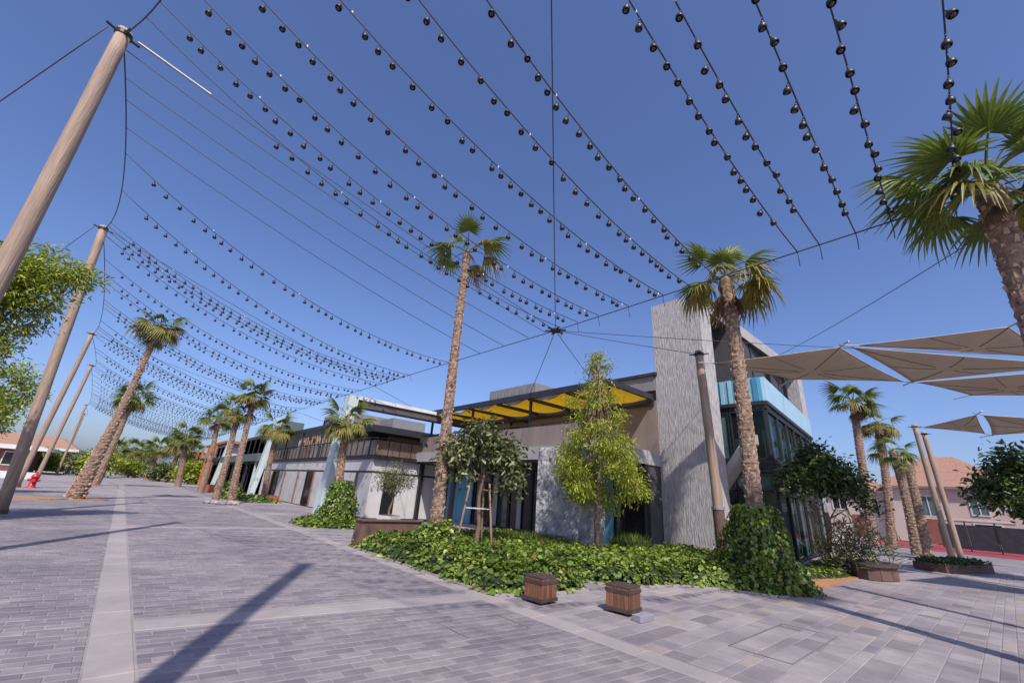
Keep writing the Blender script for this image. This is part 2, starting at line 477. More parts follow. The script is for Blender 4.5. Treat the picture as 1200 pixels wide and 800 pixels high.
lay(pcs, street, 'paver', 'paver_single', 'paver_many')

bandroot = struct(link('pale_band', None))
def slab(x0, x1, y0, y1, shear=0.0):
    v, f = piece(x0+0.003, x1-0.003, y0+0.003, y1-0.003, rnd.uniform(0.0, 0.003), shear)
    ox, oy = x0, y0+shear*x0
    me = bpy.data.meshes.new('band_slab'); me.from_pydata([(a-ox, b-oy, c) for a, b, c in v], [], f); me.materials.append(M['band_stone'])
    o = link('band_slab', me, bandroot); o.location = (ox, oy, 0)
y = -3.0
while y < 60:
    ln = rnd.choice((0.9, 1.0, 1.2)); slab(BX0, BX1, y, y+ln); y += ln
y = -3.0
while y < 38:
    ln = rnd.choice((0.75, 0.9, 0.9)); slab(KX0, KX1, y, y+ln); y += ln
for c in CB:
    x = BX1+0.012
    while x < KX0-0.05:
        ln = min(rnd.choice((0.7, 0.9)), KX0-0.012-x); slab(x, x+ln, c+0.066, c+0.066+0.38, SH); x += ln
# slabs of the plaza at the right
pcs = []
def plaza_zone(x0, x1, y0, y1):
    out = []; yy = y0
    while yy < y1:
        wd = rnd.choice((0.15, 0.2, 0.3, 0.3))
        x = x0 - rnd.uniform(0, 0.5)
        while x < x1:
            ln = rnd.choice((0.2, 0.3, 0.45, 0.6, 0.6))
            a = max(x, x0); b = min(x+ln, x1)
            if b-a > 0.06:
                r = rnd.random()
                zn = 0.5+0.28*math.sin(x*0.9+1.7*math.sin(yy*0.8))*math.cos(yy*0.7-x*0.35)
                t = rnd.uniform(0.0, 0.15) if r < 0.07 else (rnd.uniform(0.93, 1) if r > 0.965 else min(0.86, max(0.18, zn+rnd.uniform(-0.22, 0.22))))
                out.append((a+0.004, b-0.004, yy+0.004, yy+wd-0.004, rnd.uniform(-0.001, 0.002), 0.0, t))
            x += ln
        yy += wd
    return out
BED = [(5.2, 12.2), (5.2, 6.15), (5.75, 5.72), (7.15, 5.62), (7.55, 6.55), (8.15, 5.75), (8.75, 5.3), (9.7, 5.05), (10.4, 4.25), (10.75, 3.45), (12.6, 3.3), (13.4, 4.3), (13.9, 5.5), (14.7, 6.4), (14.7, 8.2), (13.3, 8.2), (10.7, 8.3), (10.5, 10.95), (11.2, 12.0), (9.0, 12.6)]
for p in plaza_zone(KX1+0.012, 30, -3.5, 6.7):
    c = np.array([[(p[0]+p[1])/2, (p[2]+p[3])/2]])
    if inpoly(c, BED)[0] and edgedist(c, BED)[0] > 0.5: continue
    pcs.append(p)
pcs += plaza_zone(KX1+0.012, 13.3, 12.7, 38)
lay(pcs, plaza, 'paving_slab', 'slab_single', 'slab_many')

# shared kerb of the planting bed and its soil
so = MB(); so.prism(BED, -0.1, 0.02)
struct(so.build('planting_soil', 'soil'))
kb = struct(link('bed_kerb', None))
for i in range(len(BED)):
    a = Vector(BED[i]); b = Vector(BED[(i+1) % len(BED)])
    if i > 11: break
    mb = MB(); mb.bar((a.x, a.y, 0.0), (b.x, b.y, 0.0), 0.09, 0.06)
    mb.build('kerb_stone', 'band_stone', kb)

def cover(name, label, a, b, c, d):
    t = thing(name, label, 'manhole cover', a)
    P = [Vector((*q, 0.0)) - Vector(a) for q in (a[:2], b, c, d)]
    fr = MB()
    for i in range(4):
        fr.bar(P[i]+Vector((0, 0, 0.004)), P[(i+1) % 4]+Vector((0, 0, 0.004)), 0.011, 0.006)
    fr.build('frame', 'cover_frame', t)
cover('access_cover', 'sunken paving-filled access cover with dark frame in the promenade cobbles', (3.55, 5.2, 0), (4.5, 5.1), (4.5, 4.45), (3.55, 4.55))
cover('access_cover', 'paving-filled access cover with dark frame in the mixed plaza slabs', (6.3, 2.7, 0), (8.3, 2.7), (8.3, 2.0), (6.3, 2.0))

# ------------------------------------------------------------------ corner building
def quadpts(o, u, n, a0, a1, z0, z1, d0, d1):
    """box in facade coordinates: along u, up z, outwards n"""
    o = Vector(o); u = Vector(u); n = Vector(n); Z = Vector((0, 0, 1))
    f = lambda a, d, z: o+u*a+n*d+Z*z
    return [f(a0, d0, z0), f(a1, d0, z0), f(a1, d1, z0), f(a0, d1, z0), f(a0, d0, z1), f(a1, d0, z1), f(a1, d1, z1), f(a0, d1, z1)]
class Fac:
    def __init__(s, o, u, n, root):
        s.o, s.u, s.n, s.root = Vector(o), Vector(u).normalized(), Vector(n).normalized(), root
    def part(s, name, material, a0, a1, z0, z1, d0, d1, parent=None, bevel=0):
        mb = MB(); mb.hexa(quadpts(s.o, s.u, s.n, a0, a1, z0, z1, d0, d1))
        return mb.build(name, material, parent or s.root, bevel=bevel)
    def window(s, a0, a1, z0, z1, d=0.0, fr=0.05, pane='glass', frame='black_metal', mull=0):
        mb = MB()
        for (p0, p1, q0, q1) in ((a0, a0+fr, z0, z1), (a1-fr, a1, z0, z1), (a0+fr, a1-fr, z0, z0+fr), (a0+fr, a1-fr, z1-fr, z1)):
            mb.hexa(quadpts(s.o, s.u, s.n, p0, p1, q0, q1, d-0.06, d+0.05))
        for k in range(mull):
            c = a0+(a1-a0)*(k+1)/(mull+1)
            mb.hexa(quadpts(s.o, s.u, s.n, c-fr*0.4, c+fr*0.4, z0+fr, z1-fr, d-0.05, d+0.04))
        w_ = mb.build('window', frame, s.root)
        pm = MB(); pm.hexa(quadpts(s.o, s.u, s.n, a0+fr*0.5, a1-fr*0.5, z0+fr*0.5, z1-fr*0.5, d-0.03, d-0.01))
        pm.build('pane', pane, w_)
        return w_

cb = thing('corner_building', 'two storey corner building with tall grey stone pylon, blue fascia and yellow canopy', 'building', (15, 7, 0))
cb.location = (0, 0, 0)
# portal frame: stone pylon, roof slab and far leg
def rough_slab(name, material, x0, x1, y0, y1, z0, z1, parent, step=0.16, amp=0.012):
    """stone block with a slightly uneven hewn surface"""
    mb = MB()
    nz = max(2, int((z1-z0)/step))
    ny = max(2, int((y1-y0)/step)); nx = max(2, int((x1-x0)/step))
    ring = [(x0, y0+(y1-y0)*i/ny) for i in range(ny)] + [(x0+(x1-x0)*i/nx, y1) for i in range(nx)] + \
           [(x1, y1-(y1-y0)*i/ny) for i in range(ny)] + [(x1-(x1-x0)*i/nx, y0) for i in range(nx)]
    n = len(ring)
    cx, cy = (x0+x1)/2, (y0+y1)/2
    for k in range(nz+1):
        z = z0+(z1-z0)*k/nz
        for (x, y) in ring:
            e = rnd.uniform(-amp, amp)
            mb.v.append((x+(e if abs(x-x0) < 1e-4 or abs(x-x1) < 1e-4 else 0), y+(e if abs(y-y0) < 1e-4 or abs(y-y1) < 1e-4 else 0), z))
    for k in range(nz):
        for i in range(n):
            j = (i+1) % n
            mb.f.append((k*n+j, k*n+i, (k+1)*n+i, (k+1)*n+j))
    mb.f.append(tuple(nz*n+i for i in reversed(range(n))))
    return mb.build(name, material, parent)
rough_slab('pylon', 'pylon_stone', 15.0, 15.95, 6.31, 8.33, 0, 9.62, cb, amp=0.003)
rough_slab('portal_leg', 'pylon_stone', 27.2, 28.1, 6.31, 8.33, 0, 9.1, cb, step=0.4, amp=0.003)
F1 = Fac((15.95, 6.31, 0), (1, 0, 0), (0, -1, 0), cb)
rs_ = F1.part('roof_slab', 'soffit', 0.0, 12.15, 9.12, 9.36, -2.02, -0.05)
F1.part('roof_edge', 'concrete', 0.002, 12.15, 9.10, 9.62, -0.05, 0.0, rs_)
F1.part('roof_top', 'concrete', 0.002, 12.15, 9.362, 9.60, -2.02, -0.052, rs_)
# glass volume below it
K0 = Vector((17.0, 5.1, 0)); K1 = Vector((26.6, 6.05, 0))
uR = (K1-K0).normalized(); nR = Vector((uR.y, -uR.x, 0)); LR = (K1-K0).length
FR = Fac(K0, uR, nR, cb)
FL = Fac(K0, (0, 1, 0), (-1, 0, 0), cb)
bd = MB(); bd.prism([(17.35, 5.5), (26.3, 6.4), (26.3, 12), (17.35, 12)], 0.0, 6.0)
bd.build('core', 'interior', cb)
bd = MB(); bd.prism([(17.9, 6.3), (26.0, 6.9), (26.0, 8.2), (17.9, 8.2)], 6.002, 9.10)
bd.build('clerestory', 'roof_dark', cb)
for k in range(4):
    F1.part('clerestory_post', 'black_metal', 2.2+k*2.4, 2.36+k*2.4, 6.0, 9.11, -0.3, -0.15)
for F_, LL, nb in ((FR, LR, 6), (FL, 3.9, 3)):
    e0 = 0.0
    # stepped dark floor band
    F_.part('floor_band', 'dark_metal', -0.05, LL, 2.95, 3.10, -0.3, 0.02)
    F_.part('floor_band', 'dark_metal', -0.05, LL, 3.102, 3.24, -0.3, 0.08)
    F_.part('floor_band', 'dark_metal', -0.05, LL, 3.242, 3.38, -0.3, 0.14)
    F_.part('head_band', 'dark_metal', -0.05, LL, 5.22, 5.36, -0.3, 0.04)
    F_.part('head_band', 'dark_metal', -0.05, LL, 5.362, 5.50, -0.3, 0.12)
    for k in range(nb):
        a0 = LL*k/nb; a1 = LL*(k+1)/nb
        F_.window(a0+0.02, a1-0.02, 3.40, 5.20, 0.0, 0.05, 'glass_clear' if (k % 2 == 0 or F_ is FR) else 'glass_teal', 'dark_metal')
        F_.window(a0+0.02, a1-0.02, 0.1, 2.3, 0.0, 0.05, 'glass_clear' if F_ is FR else 'glass', 'dark_metal')
        F_.window(a0+0.02, a1-0.02, 2.32, 2.93, 0.0, 0.06, 'glass_teal', 'dark_metal')
for k in range(12):
    a = 0.1+k*LR/12
    cu = MB(); cu.hexa(quadpts(K0, uR, nR, a, a+(0.62 if k % 3 else 0.4), 0.12, 2.25, -0.16, -0.12)); cu.build('curtain', 'curtain', cb)
    cu = MB(); cu.hexa(quadpts(K0, uR, nR, a, a+(0.35 if k % 2 else 0.6), 3.42, 5.18, -0.16, -0.12)); cu.build('blind', 'curtain_teal', cb)
# blue fascia: slats on the street side, sheets on the plaza side
for k in range(26):
    a = 0.02+k*0.15
    dd = 0.10 if k % 2 else 0.06
    FL.part('fascia_slat', 'blue_slat', a, a+0.135, 5.503, 6.42+0.01*(k % 3), 0.0, dd)
for k in range(6):
    FR.part('fascia_sheet', 'blue_sheet', LR*k/6+0.004, LR*(k+1)/6-0.004, 5.503, 6.43, -0.02, 0.10)
# outside stair between pylon and glass
stt = MB(); stt.hexa([(16.0, 6.9, 2.0), (16.9, 6.9, 2.0), (16.9, 5.45, 3.9), (16.0, 5.45, 3.9), (16.0, 6.9, 2.35), (16.9, 6.9, 2.35), (16.9, 5.45, 4.25), (16.0, 5.45, 4.25)])
stt.build('stair_flight', 'concrete', cb)
# low wing to the left: ground floor, balcony, canopy
rough_slab('stone_pier', 'pier_stone', 11.0, 11.75, 8.52, 10.85, 0, 3.28, cb, step=0.12, amp=0.03)
rough_slab('stone_pier', 'pier_stone', 13.35, 13.8, 10.35, 11.0, 0, 2.9, cb, step=0.12, amp=0.02)
FW = Fac((13.9, 8.3, 0), (0, 1, 0), (-1, 0, 0), cb)      # ground floor wall, recessed
bd = MB(); bd.box(14.2, 20, 8.35, 21.5, 0, 2.95); bd.build('core', 'roof_dark', cb)
for (a0, a1, pm) in ((0.05, 0.95, 'glass_black'), (0.97, 2.0, 'glass'), (2.75, 4.2, 'glass_black'), (4.22, 5.7, 'glass'), (5.72, 7.2, 'glass_black'), (7.22, 8.6, 'glass'), (8.62, 9.9, 'glass_black')):
    FW.window(a0, a1, 0.12, 2.68, 0.0, 0.06, pm, 'black_metal')
for (a0, a1) in ((1.35, 1.75), (1.77, 2.15), (10.0, 10.75), (10.77, 11.5), (11.52, 12.25)):
    FW.part('door_leaf', 'blue_door', a0, a1, 0.1, 2.66, 0.06, 0.13)
for a in (3.2, 4.7, 6.3, 8.0):
    FW.part('curtain', 'curtain', a, a+0.28, 0.2, 2.6, 0.055, 0.075)
FW.part('lintel', 'black_metal', 0, 13.2, 2.70, 2.96, -0.2, 0.25)
FW.part('base_step', 'concrete', 0, 13.2, 0.0, 0.10, -0.1, 0.5)
FB = Fac((11.9, 8.3, 0), (0, 1, 0), (-1, 0, 0), cb)      # balcony edge
for (a0, a1) in ((0, 4.4), (4.41, 8.8), (8.81, 13.2)):
    FB.part('balcony_slab', 'concrete', a0, a1, 2.97, 3.46, -8.0, 0.0)
FB.part('soffit_strip', 'dark_metal', 0, 13.2, 2.88, 2.968, -2.0, -0.15)
for k in range(11):
    a = 0.02+k*1.2
    if a+1.18 > 13.2: break
    FB.part('balustrade_panel', 'greige_panel', a, a+1.17, 3.47, 4.30, -0.32, -0.26)
    FB.part('balustrade_post', 'dark_metal', a-0.03, a+0.01, 3.465, 4.40, -0.38, -0.322)
FB.part('handrail', 'dark_metal', 0, 13.2, 4.402, 4.45, -0.40, -0.30)
for a in (3.6, 9.6, 12.8):
    FB.part('column', 'black_metal', a, a+0.18, 0.0, 2.878, -0.55, -0.35)
FU = Fac((15.0, 8.34, 0), (0, 1, 0), (-1, 0, 0), cb)     # upper wall, set back
bd = MB(); bd.box(15.1, 20, 8.36, 21.4, 3.47, 6.3); bd.build('core', 'roof_dark', cb)
for k in range(9):
    a = 0.0+k*1.45
    if k in (2, 5, 7): FU.window(a+0.02, a+1.42, 3.6, 5.45, 0.0, 0.06, 'glass', 'dark_metal')
    else: FU.part('wall_panel', 'greige_panel', a+0.01, a+1.44, 3.48, 5.5, -0.08, 0.03)
for k in range(7):
    FU.part('parapet_panel', 'grey_unit', k*1.85+0.01, k*1.85+1.84, 5.92, 6.52, -0.08, 0.06)
FU.part('parapet_cap', 'dark_metal', -0.1, 13.1, 6.522, 6.64, -0.25, 0.16)
cn = link('canopy', None, cb)
FC = Fac((12.0, 8.42, 0), (0, 1, 0), (-1, 0, 0), cn)     # canopy front edge
FC.part('edge_beam', 'dark_metal', 0, 12.8, 5.50, 5.74, -0.12, 0.0)
FC.part('edge_beam', 'dark_metal', 0, 12.8, 5.30, 5.50, -3.0, -2.9)
FC.part('end_beam', 'dark_metal', 0, 0.12, 5.52, 5.73, -2.9, -0.121)
FC.part('end_beam', 'dark_metal', 12.68, 12.8, 5.52, 5.73, -2.9, -0.121)
for k in range(1, 6):
    a = 12.8*k/6
    FC.part('cross_beam', 'dark_metal', a-0.05, a+0.05, 5.46, 5.66, -2.9, -0.121)
for k in range(6):
    a0 = 12.8*k/6+0.13; a1 = 12.8*(k+1)/6-0.06
    q = quadpts(FC.o, FC.u, FC.n, a0, a1, 5.60, 5.62, -2.85, -0.14)
    mb = MB(); n = 6; V = []
    for i in range(n+1):
        for j in range(n+1):
            sx = i/n; sy = j/n
            p = Vector(q[0]).lerp(Vector(q[1]), sx) + (Vector(q[3])-Vector(q[0]))*sy
            p.z -= 0.22*math.sin(math.pi*sx)*(0.4+0.6*sy)
            mb.v.append(tuple(p))
    for i in range(n):
        for j in range(n):
            mb.f.append((i*(n+1)+j, (i+1)*(n+1)+j, (i+1)*(n+1)+j+1, i*(n+1)+j+1))
    mb.build('canopy_panel', 'yellow_canvas', cn, smooth=True)
for a in (0.3, 4.4, 8.6, 12.4):
    FC.part('canopy_post', 'dark_metal', a, a+0.1, 3.47, 5.52, -0.5, -0.4)
un = MB(); un.box(15.4, 18.0, 15.6, 19.6, 6.3, 7.45)
u_ = un.build('roof_unit', 'grey_unit', cb, bevel=0.03)
for k in range(6):
    mb = MB(); mb.box(15.36, 15.4, 15.8+k*0.62, 16.3+k*0.62, 6.6, 7.2); mb.build('louvre', 'grey_unit', u_)

# ------------------------------------------------------------------ gallery building further down
gb = thing('gallery_building', 'white panelled two storey building with pale green portal and brown balcony band', 'building')
pr_ = link('portal', None, gb)
mb = MB(); mb.hexa([(6.75, 19.9, 0), (7.35, 19.9, 0), (7.35, 20.6, 0), (6.75, 20.6, 0), (7.15, 19.9, 5.6), (7.6, 19.9, 5.6), (7.6, 20.6, 5.6), (7.15, 20.6, 5.6)])
mb.build('portal_leg', 'pale_green', pr_)
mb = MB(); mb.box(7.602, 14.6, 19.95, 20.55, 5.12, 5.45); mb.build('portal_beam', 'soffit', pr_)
mb = MB(); mb.box(7.602, 14.6, 19.85, 20.65, 5.452, 5.62); mb.build('beam_cap', 'plain_white', pr_)
G1 = Fac((9.6, 21.4, 0), (0, 1, 0), (-1, 0, 0), gb)      # street side
G2 = Fac((9.6, 21.4, 0), (1, 0, 0), (0, -1, 0), gb)      # end wall
bd = MB(); bd.box(9.9, 20, 21.7, 43, 0, 2.9); bd.build('core', 'roof_dark', gb)
bd = MB(); bd.box(11.6, 20, 24.0, 43, 3.5, 4.85); bd.build('core', 'roof_dark', gb)
k = 0; a = 0.0
while a < 21.4:
    ln = 1.75
    if k in (5, 10): G1.window(a+0.02, a+ln-0.02, 0.08, 2.2, 0.0, 0.06, 'glass_black', 'black_metal')
    else: G1.part('wall_panel', 'white_panel', a+0.015, a+ln-0.015, 0.05, 2.2, -0.2, 0.02)
    G1.part('upper_panel', 'white_panel', a+0.012, a+ln-0.012, 2.3, 2.88, -0.2, 0.04)
    a += ln; k += 1
G1.part('panel_rail', 'black_metal', 0, 21.4, 2.202, 2.298, -0.2, 0.03)
for k in range(7):
    a = k*0.72
    if k == 1: G2.window(a+0.02, a+0.70, 0.08, 2.2, 0.0, 0.05, 'glass_black', 'black_metal')
    else: G2.part('wall_panel', 'white_panel', a+0.01, a+0.71, 0.05, 2.2, -0.2, 0.02)
    G2.part('upper_panel', 'white_panel', a+0.01, a+0.71, 2.3, 2.88, -0.2, 0.04)
G2.part('panel_rail', 'black_metal', 0, 5.04, 2.202, 2.298, -0.2, 0.03)
G1.part('black_band', 'black_metal', -0.3, 21.4, 2.882, 3.10, -8, 0.10)  # solid black metal band between the white panels and the balcony panels
G2.part('black_band', 'black_metal', 0.31, 5.3, 2.884, 3.098, -2, 0.10)
for k in range(12):
    G1.part('balcony_panel', 'bronze_glass', -0.3+k*1.8+0.01, -0.3+k*1.8+1.78, 3.102, 3.85, 0.05, 0.14)
for k in range(6):
    G2.part('balcony_panel', 'bronze_glass', -0.1+k*0.95+0.01, -0.1+k*0.95+0.94, 3.102, 3.85, 0.05, 0.14)
G3 = Fac((11.5, 23.9, 0), (1, 0, 0), (0, -1, 0), gb)
for k in range(7):
    if k < 5: G3.part('timber_board', 'brown_wood', -0.2, 4.6, 3.12+k*0.27, 3.12+k*0.27+0.255, 0.02, 0.06)
G3.part('roof_band', 'dark_metal', -1.6, 5.2, 4.48, 4.86, -4, 0.9)
G4 = Fac((11.5, 23.9, 0), (0, 1, 0), (-1, 0, 0), gb)
for k in range(9):
    G4.window(k*2.1+0.05, k*2.1+2.05, 3.5, 4.82, 0.0, 0.07, 'glass' if k % 2 else 'glass_black', 'dark_metal')
for k in range(14):
    G4.part('fin', 'stake_wood', 7+k*0.55, 7+k*0.55+0.07, 3.86, 4.88, 1.0, 1.1)
for k in range(26):
    G1.part('baluster', 'dark_metal', -0.3+k*0.83, -0.3+k*0.83+0.04, 3.102, 3.95, 0.145, 0.18)
G1.part('handrail', 'dark_metal', -0.3, 21.3, 3.952, 3.99, 0.04, 0.2)
for k in range(9):
    G2.part('baluster', 'dark_metal', -0.1+k*0.68, -0.1+k*0.68+0.035, 3.102, 3.95, 0.145, 0.18)
G2.part('handrail', 'dark_metal', 0.06, 5.6, 3.954, 3.99, 0.04, 0.2)
for k in range(4):
    G4.part('white_column', 'white_panel', 2.2+k*4.6, 2.75+k*4.6, 3.12, 4.868, 0.25, 0.6)
    G4.part('timber_screen', 'brown_wood', 3.3+k*4.6, 5.0+k*4.6, 3.12, 4.5, 0.08, 0.14)
pg = link('pergola', None, gb)
for k in range(14):
    mb = MB(); mb.box(9.3, 11.6, 25.2+k*1.3, 25.34+k*1.3, 4.92, 5.1); mb.build('rafter', 'dark_metal', pg)
mb = MB(); mb.box(9.22, 9.298, 25.0, 43.0, 4.9, 5.16); mb.build('edge_beam', 'dark_metal', pg)
mb = MB(); mb.box(11.61, 17.0, 25.0, 43.0, 4.87, 5.12); mb.build('roof_slab', 'roof_dark', pg)
for k in range(5):
    mb = MB(); mb.box(9.3, 9.4, 25.4+k*4.2, 25.5+k*4.2, 3.1, 4.9); mb.build('pergola_post', 'dark_metal', pg)
for k in range(6):
    G1.part('timber_post', 'brown_wood', 1.70+k*3.5, 1.84+k*3.5, 0.0, 2.2, 0.03, 0.10)
mb = MB(); mb.box(12.0, 16.0, 33.0, 38.5, 5.13, 6.9); mb.build('upper_volume', 'greige_panel', gb)
UV = Fac((12.0, 33.0, 0), (0, 1, 0), (-1, 0, 0), gb)
for k in range(3): UV.window(0.3+k*1.75, 1.8+k*1.75, 5.4, 6.6, 0.03, 0.08, 'glass_black', 'dark_metal')
un = MB(); un.box(12.2, 14.6, 25.4, 27.4, 5.11, 5.8); un.build('roof_unit', 'grey_unit', gb)

# ------------------------------------------------------------------ far buildings on the right of the promenade
db = thing('dark_pavilion', 'dark two storey pavilion with pale green slanted fins and grey roof band', 'building')
bd = MB(); bd.box(9.6, 22, 46, 66, 0, 3.0); bd.build('core', 'roof_dark', db)
bd = MB(); bd.box(9.0, 22, 45.4, 66, 3.0, 3.7); bd.build('roof_band', 'green_roof', db)
bd = MB(); bd.box(11.0, 22, 48, 64, 3.702, 6.2); bd.build('upper_storey', 'dark_metal', db)
D1 = Fac((9.6, 46, 0), (0, 1, 0), (-1, 0, 0), db); D2 = Fac((9.6, 46, 0), (1, 0, 0), (0, -1, 0), db)
for k in range(9):
    D1.window(k*2.2+0.05, k*2.2+2.1, 0.1, 2.9, 0.01, 0.08, 'glass_black', 'black_metal')
for k in range(4):
    D2.window(k*1.6+0.05, k*1.6+1.5, 0.1, 2.9, 0.01, 0.08, 'glass_black', 'black_metal')
for k in range(6):
    D1.part('column', 'pale_green' if k == 0 else 'dark_metal', 0.3+k*3.6, 0.46+k*3.6, 0.0, 2.998, 0.3, 0.46)
D3 = Fac((11.0, 48, 0), (0, 1, 0), (-1, 0, 0), db)
for k in range(6):
    D3.window(k*2.6+0.1, k*2.6+2.5, 3.9, 5.9, 0.01, 0.08, 'glass', 'black_metal')
for k, yy in enumerate((44.4, 67.0)):
    mb = MB(); mb.hexa([(8.9, yy, 0.0), (9.3, yy, 0.0), (9.3, yy+0.8, 0.0), (8.9, yy+0.8, 0.0), (9.6, yy, 6.9), (10.1, yy, 6.9), (10.1, yy+0.8, 6.9), (9.6, yy+0.8, 6.9)])
    mb.build('slanted_fin', 'pale_green', db)
mb = MB(); mb.box(11.4, 13.6, 50, 56, 6.21, 7.5); mb.build('roof_room', 'green_roof', db)
ob = thing('orange_framed_building', 'far glazed building with orange timber frame on the promenade', 'building')
bd = MB(); bd.box(9.4, 20, 70, 92, 0, 3.2); bd.build('core', 'roof_dark', ob)
O1 = Fac((9.4, 70, 0), (0, 1, 0), (-1, 0, 0), ob)
for k in range(7):
    O1.window(k*3.0+0.1, k*3.0+2.9, 0.1, 2.9, 0.01, 0.1, 'glass_black', 'black_metal')
mb = MB(); mb.box(8.6, 20, 69.3, 92, 3.2, 3.7); mb.build('roof_band', 'dark_metal', ob)
mb = MB(); mb.box(10.5, 20, 72, 90, 3.702, 5.8); mb.build('upper_storey', 'white_panel', ob)
O2 = Fac((10.5, 72, 0), (0, 1, 0), (-1, 0, 0), ob)
for k in range(5):
    O2.window(k*3.4+0.4, k*3.4+2.8, 4.0, 5.5, 0.01, 0.1, 'glass', 'black_metal')
mb = MB(); mb.box(9.8, 20, 71, 91, 5.81, 6.15); mb.build('roof_slab', 'orange_panel', ob)
for yy in (69.5, 76, 82, 88):
    mb = MB(); mb.box(8.5, 8.78, yy, yy+0.3, 0, 5.2); mb.build('timber_post', 'orange_panel', ob)

# low buildings on the left
lb = thing('red_brick_kiosk', 'low red brick kiosk with white roof edge behind the timber poles', 'building')
mb = MB(); mb.box(-19, -9.5, 84, 94, 0, 2.9); mb.build('wall', 'brick_red', lb)
mb = MB(); mb.box(-20, -7.5, 83, 95, 2.9, 3.3); mb.build('roof', 'plain_white', lb)
B1 = Fac((-19, 84, 0), (1, 0, 0), (0, -1, 0), lb)
for k in range(4): B1.window(0.4+k*2.3, 2.2+k*2.3, 0.9, 2.6, 0.02, 0.1, 'glass_black', 'plain_white')
l2 = thing('shaded_shopfront', 'long low shopfront with dark glass and tiled red roof far left', 'building')
mb = MB(); mb.box(-32, -6.8, 100, 112, 0, 3.4); mb.build('core', 'roof_dark', l2)
B2 = Fac((-32, 100, 0), (1, 0, 0), (0, -1, 0), l2)
for k in range(9): B2.window(0.3+k*2.8, 2.9+k*2.8, 0.1, 2.9, 0.02, 0.12, 'glass_black', 'plain_white')
mb = MB(); mb.box(-33, -6, 98.6, 113, 3.4, 3.8); mb.build('fascia', 'plain_white', l2)
mb = MB(); mb.hexa([(-33, 98.6, 3.81), (-6, 98.6, 3.81), (-6, 113, 3.81), (-33, 113, 3.81), (-30, 102, 5.6), (-9, 102, 5.6), (-9, 109, 5.6), (-30, 109, 5.6)])
mb.build('roof', 'terracotta', l2)

# villa behind the plaza
vl = thing('pink_villa', 'pink two storey villa with terracotta hipped roof and arched window', 'villa')
VX = 58.0
mb = MB(); mb.box(VX, VX+14, -1.5, 7.5, 0, 5.0); mb.build('wall', 'villa_wall', vl)
mb = MB(); mb.box(VX+1, VX+14, 7.5, 13.0, 0, 4.5); mb.build('wall', 'villa_wall', vl)
def hip(x0, x1, y0, y1, z, h, ov=0.6, inset=3.0, nm='roof', par=None):
    m_ = MB(); m_.hexa([(x0-ov, y0-ov, z), (x1+ov, y0-ov, z), (x1+ov, y1+ov, z), (x0-ov, y1+ov, z), (x0+inset, y0+inset*0.8, z+h), (x1-inset, y0+inset*0.8, z+h), (x1-inset, y1-inset*0.8, z+h), (x0+inset, y1-inset*0.8, z+h)])
    return m_.build(nm, 'terracotta', par or vl)
r1 = hip(VX, VX+14, -1.5, 7.5, 5.02, 1.5, inset=1.6)
r2 = hip(VX+1, VX+14, 7.52, 13.0, 4.52, 1.2, inset=2.0)
hip(VX+2.2, VX+12, 0.6, 6.2, 6.54, 1.7, 0.5, 2.2, 'upper_roof', r1)
VF = Fac((VX, -0.5, 0), (0, 1, 0), (-1, 0, 0), vl)
VF.part('eave', 'villa_trim', -1.4, 8.4, 4.85, 5.018, -0.3, 0.5)
VF.window(1.3, 2.5, 2.6, 4.4, 0.03, 0.1, 'glass_teal', 'villa_trim', 1)
VF.window(4.4, 6.0, 2.3, 4.2, 0.03, 0.1, 'glass_teal', 'villa_trim', 1)
arch = MB()
for k in range(12):
    t0 = math.pi*k/12; t1 = math.pi*(k+1)/12
    P_ = [(5.2-0.9*math.cos(t), 4.2+0.55*math.sin(t)) for t in (t0, t1)]
    Q_ = [(5.2-0.75*math.cos(t), 4.2+0.42*math.sin(t)) for t in (t0, t1)]
    pts = []
    for d in (0.0, 0.12):
        pts += [VF.o+VF.u*a+VF.n*d+Vector((0, 0, z)) for a, z in (P_[0], P_[1], Q_[1], Q_[0])]
    arch.hexa(pts)
arch.build('window_arch', 'villa_trim', vl)
VF.window(0.8, 2.6, 0.3, 2.0, 0.03, 0.1, 'glass_black', 'villa_trim')
VF.part('door', 'brick_red', 4.6, 5.6, 0.0, 2.1, 0.02, 0.08)
VF.part('string_course', 'villa_trim', 0, 6.7, 2.12, 2.26, 0.0, 0.06)
VG = Fac((VX+1, 7.5, 0), (0, 1, 0), (-1, 0, 0), vl)
VG.window(1.0, 2.6, 2.5, 3.9, 0.03, 0.1, 'glass_black', 'villa_trim', 1)
VG.window(3.6, 5.0, 2.5, 3.9, 0.03, 0.1, 'glass_black', 'villa_trim', 1)
VG.part('eave', 'villa_trim', 0.4, 5.9, 4.35, 4.518, -0.3, 0.5)
VG.part('door', 'brick_red', 2.0, 3.4, 0, 2.1, 0.02, 0.08)
# dark boundary fence in front of the villa with red ground beyond
ct = MB(); ct.prism([(40, -14), (56, -14), (56, 8), (44, 8.5), (41, 4.5)], -0.02, 0.006)
struct(ct.build('red_court', 'red_carpet'))
fn = thing('boundary_fence', 'dark mesh boundary fence in front of the pink villa', 'fence')
for k in range(9):
    y0 = -9.5+k*1.45
    mb = MB(); mb.box(46.0, 46.05, y0+0.05, y0+1.4, 0.15, 1.75); mb.build('fence_panel', 'dark_metal', fn)
    mb = MB(); mb.box(45.97, 46.08, y0-0.04, y0+0.04, 0, 2.0); mb.build('post', 'black_metal', fn)

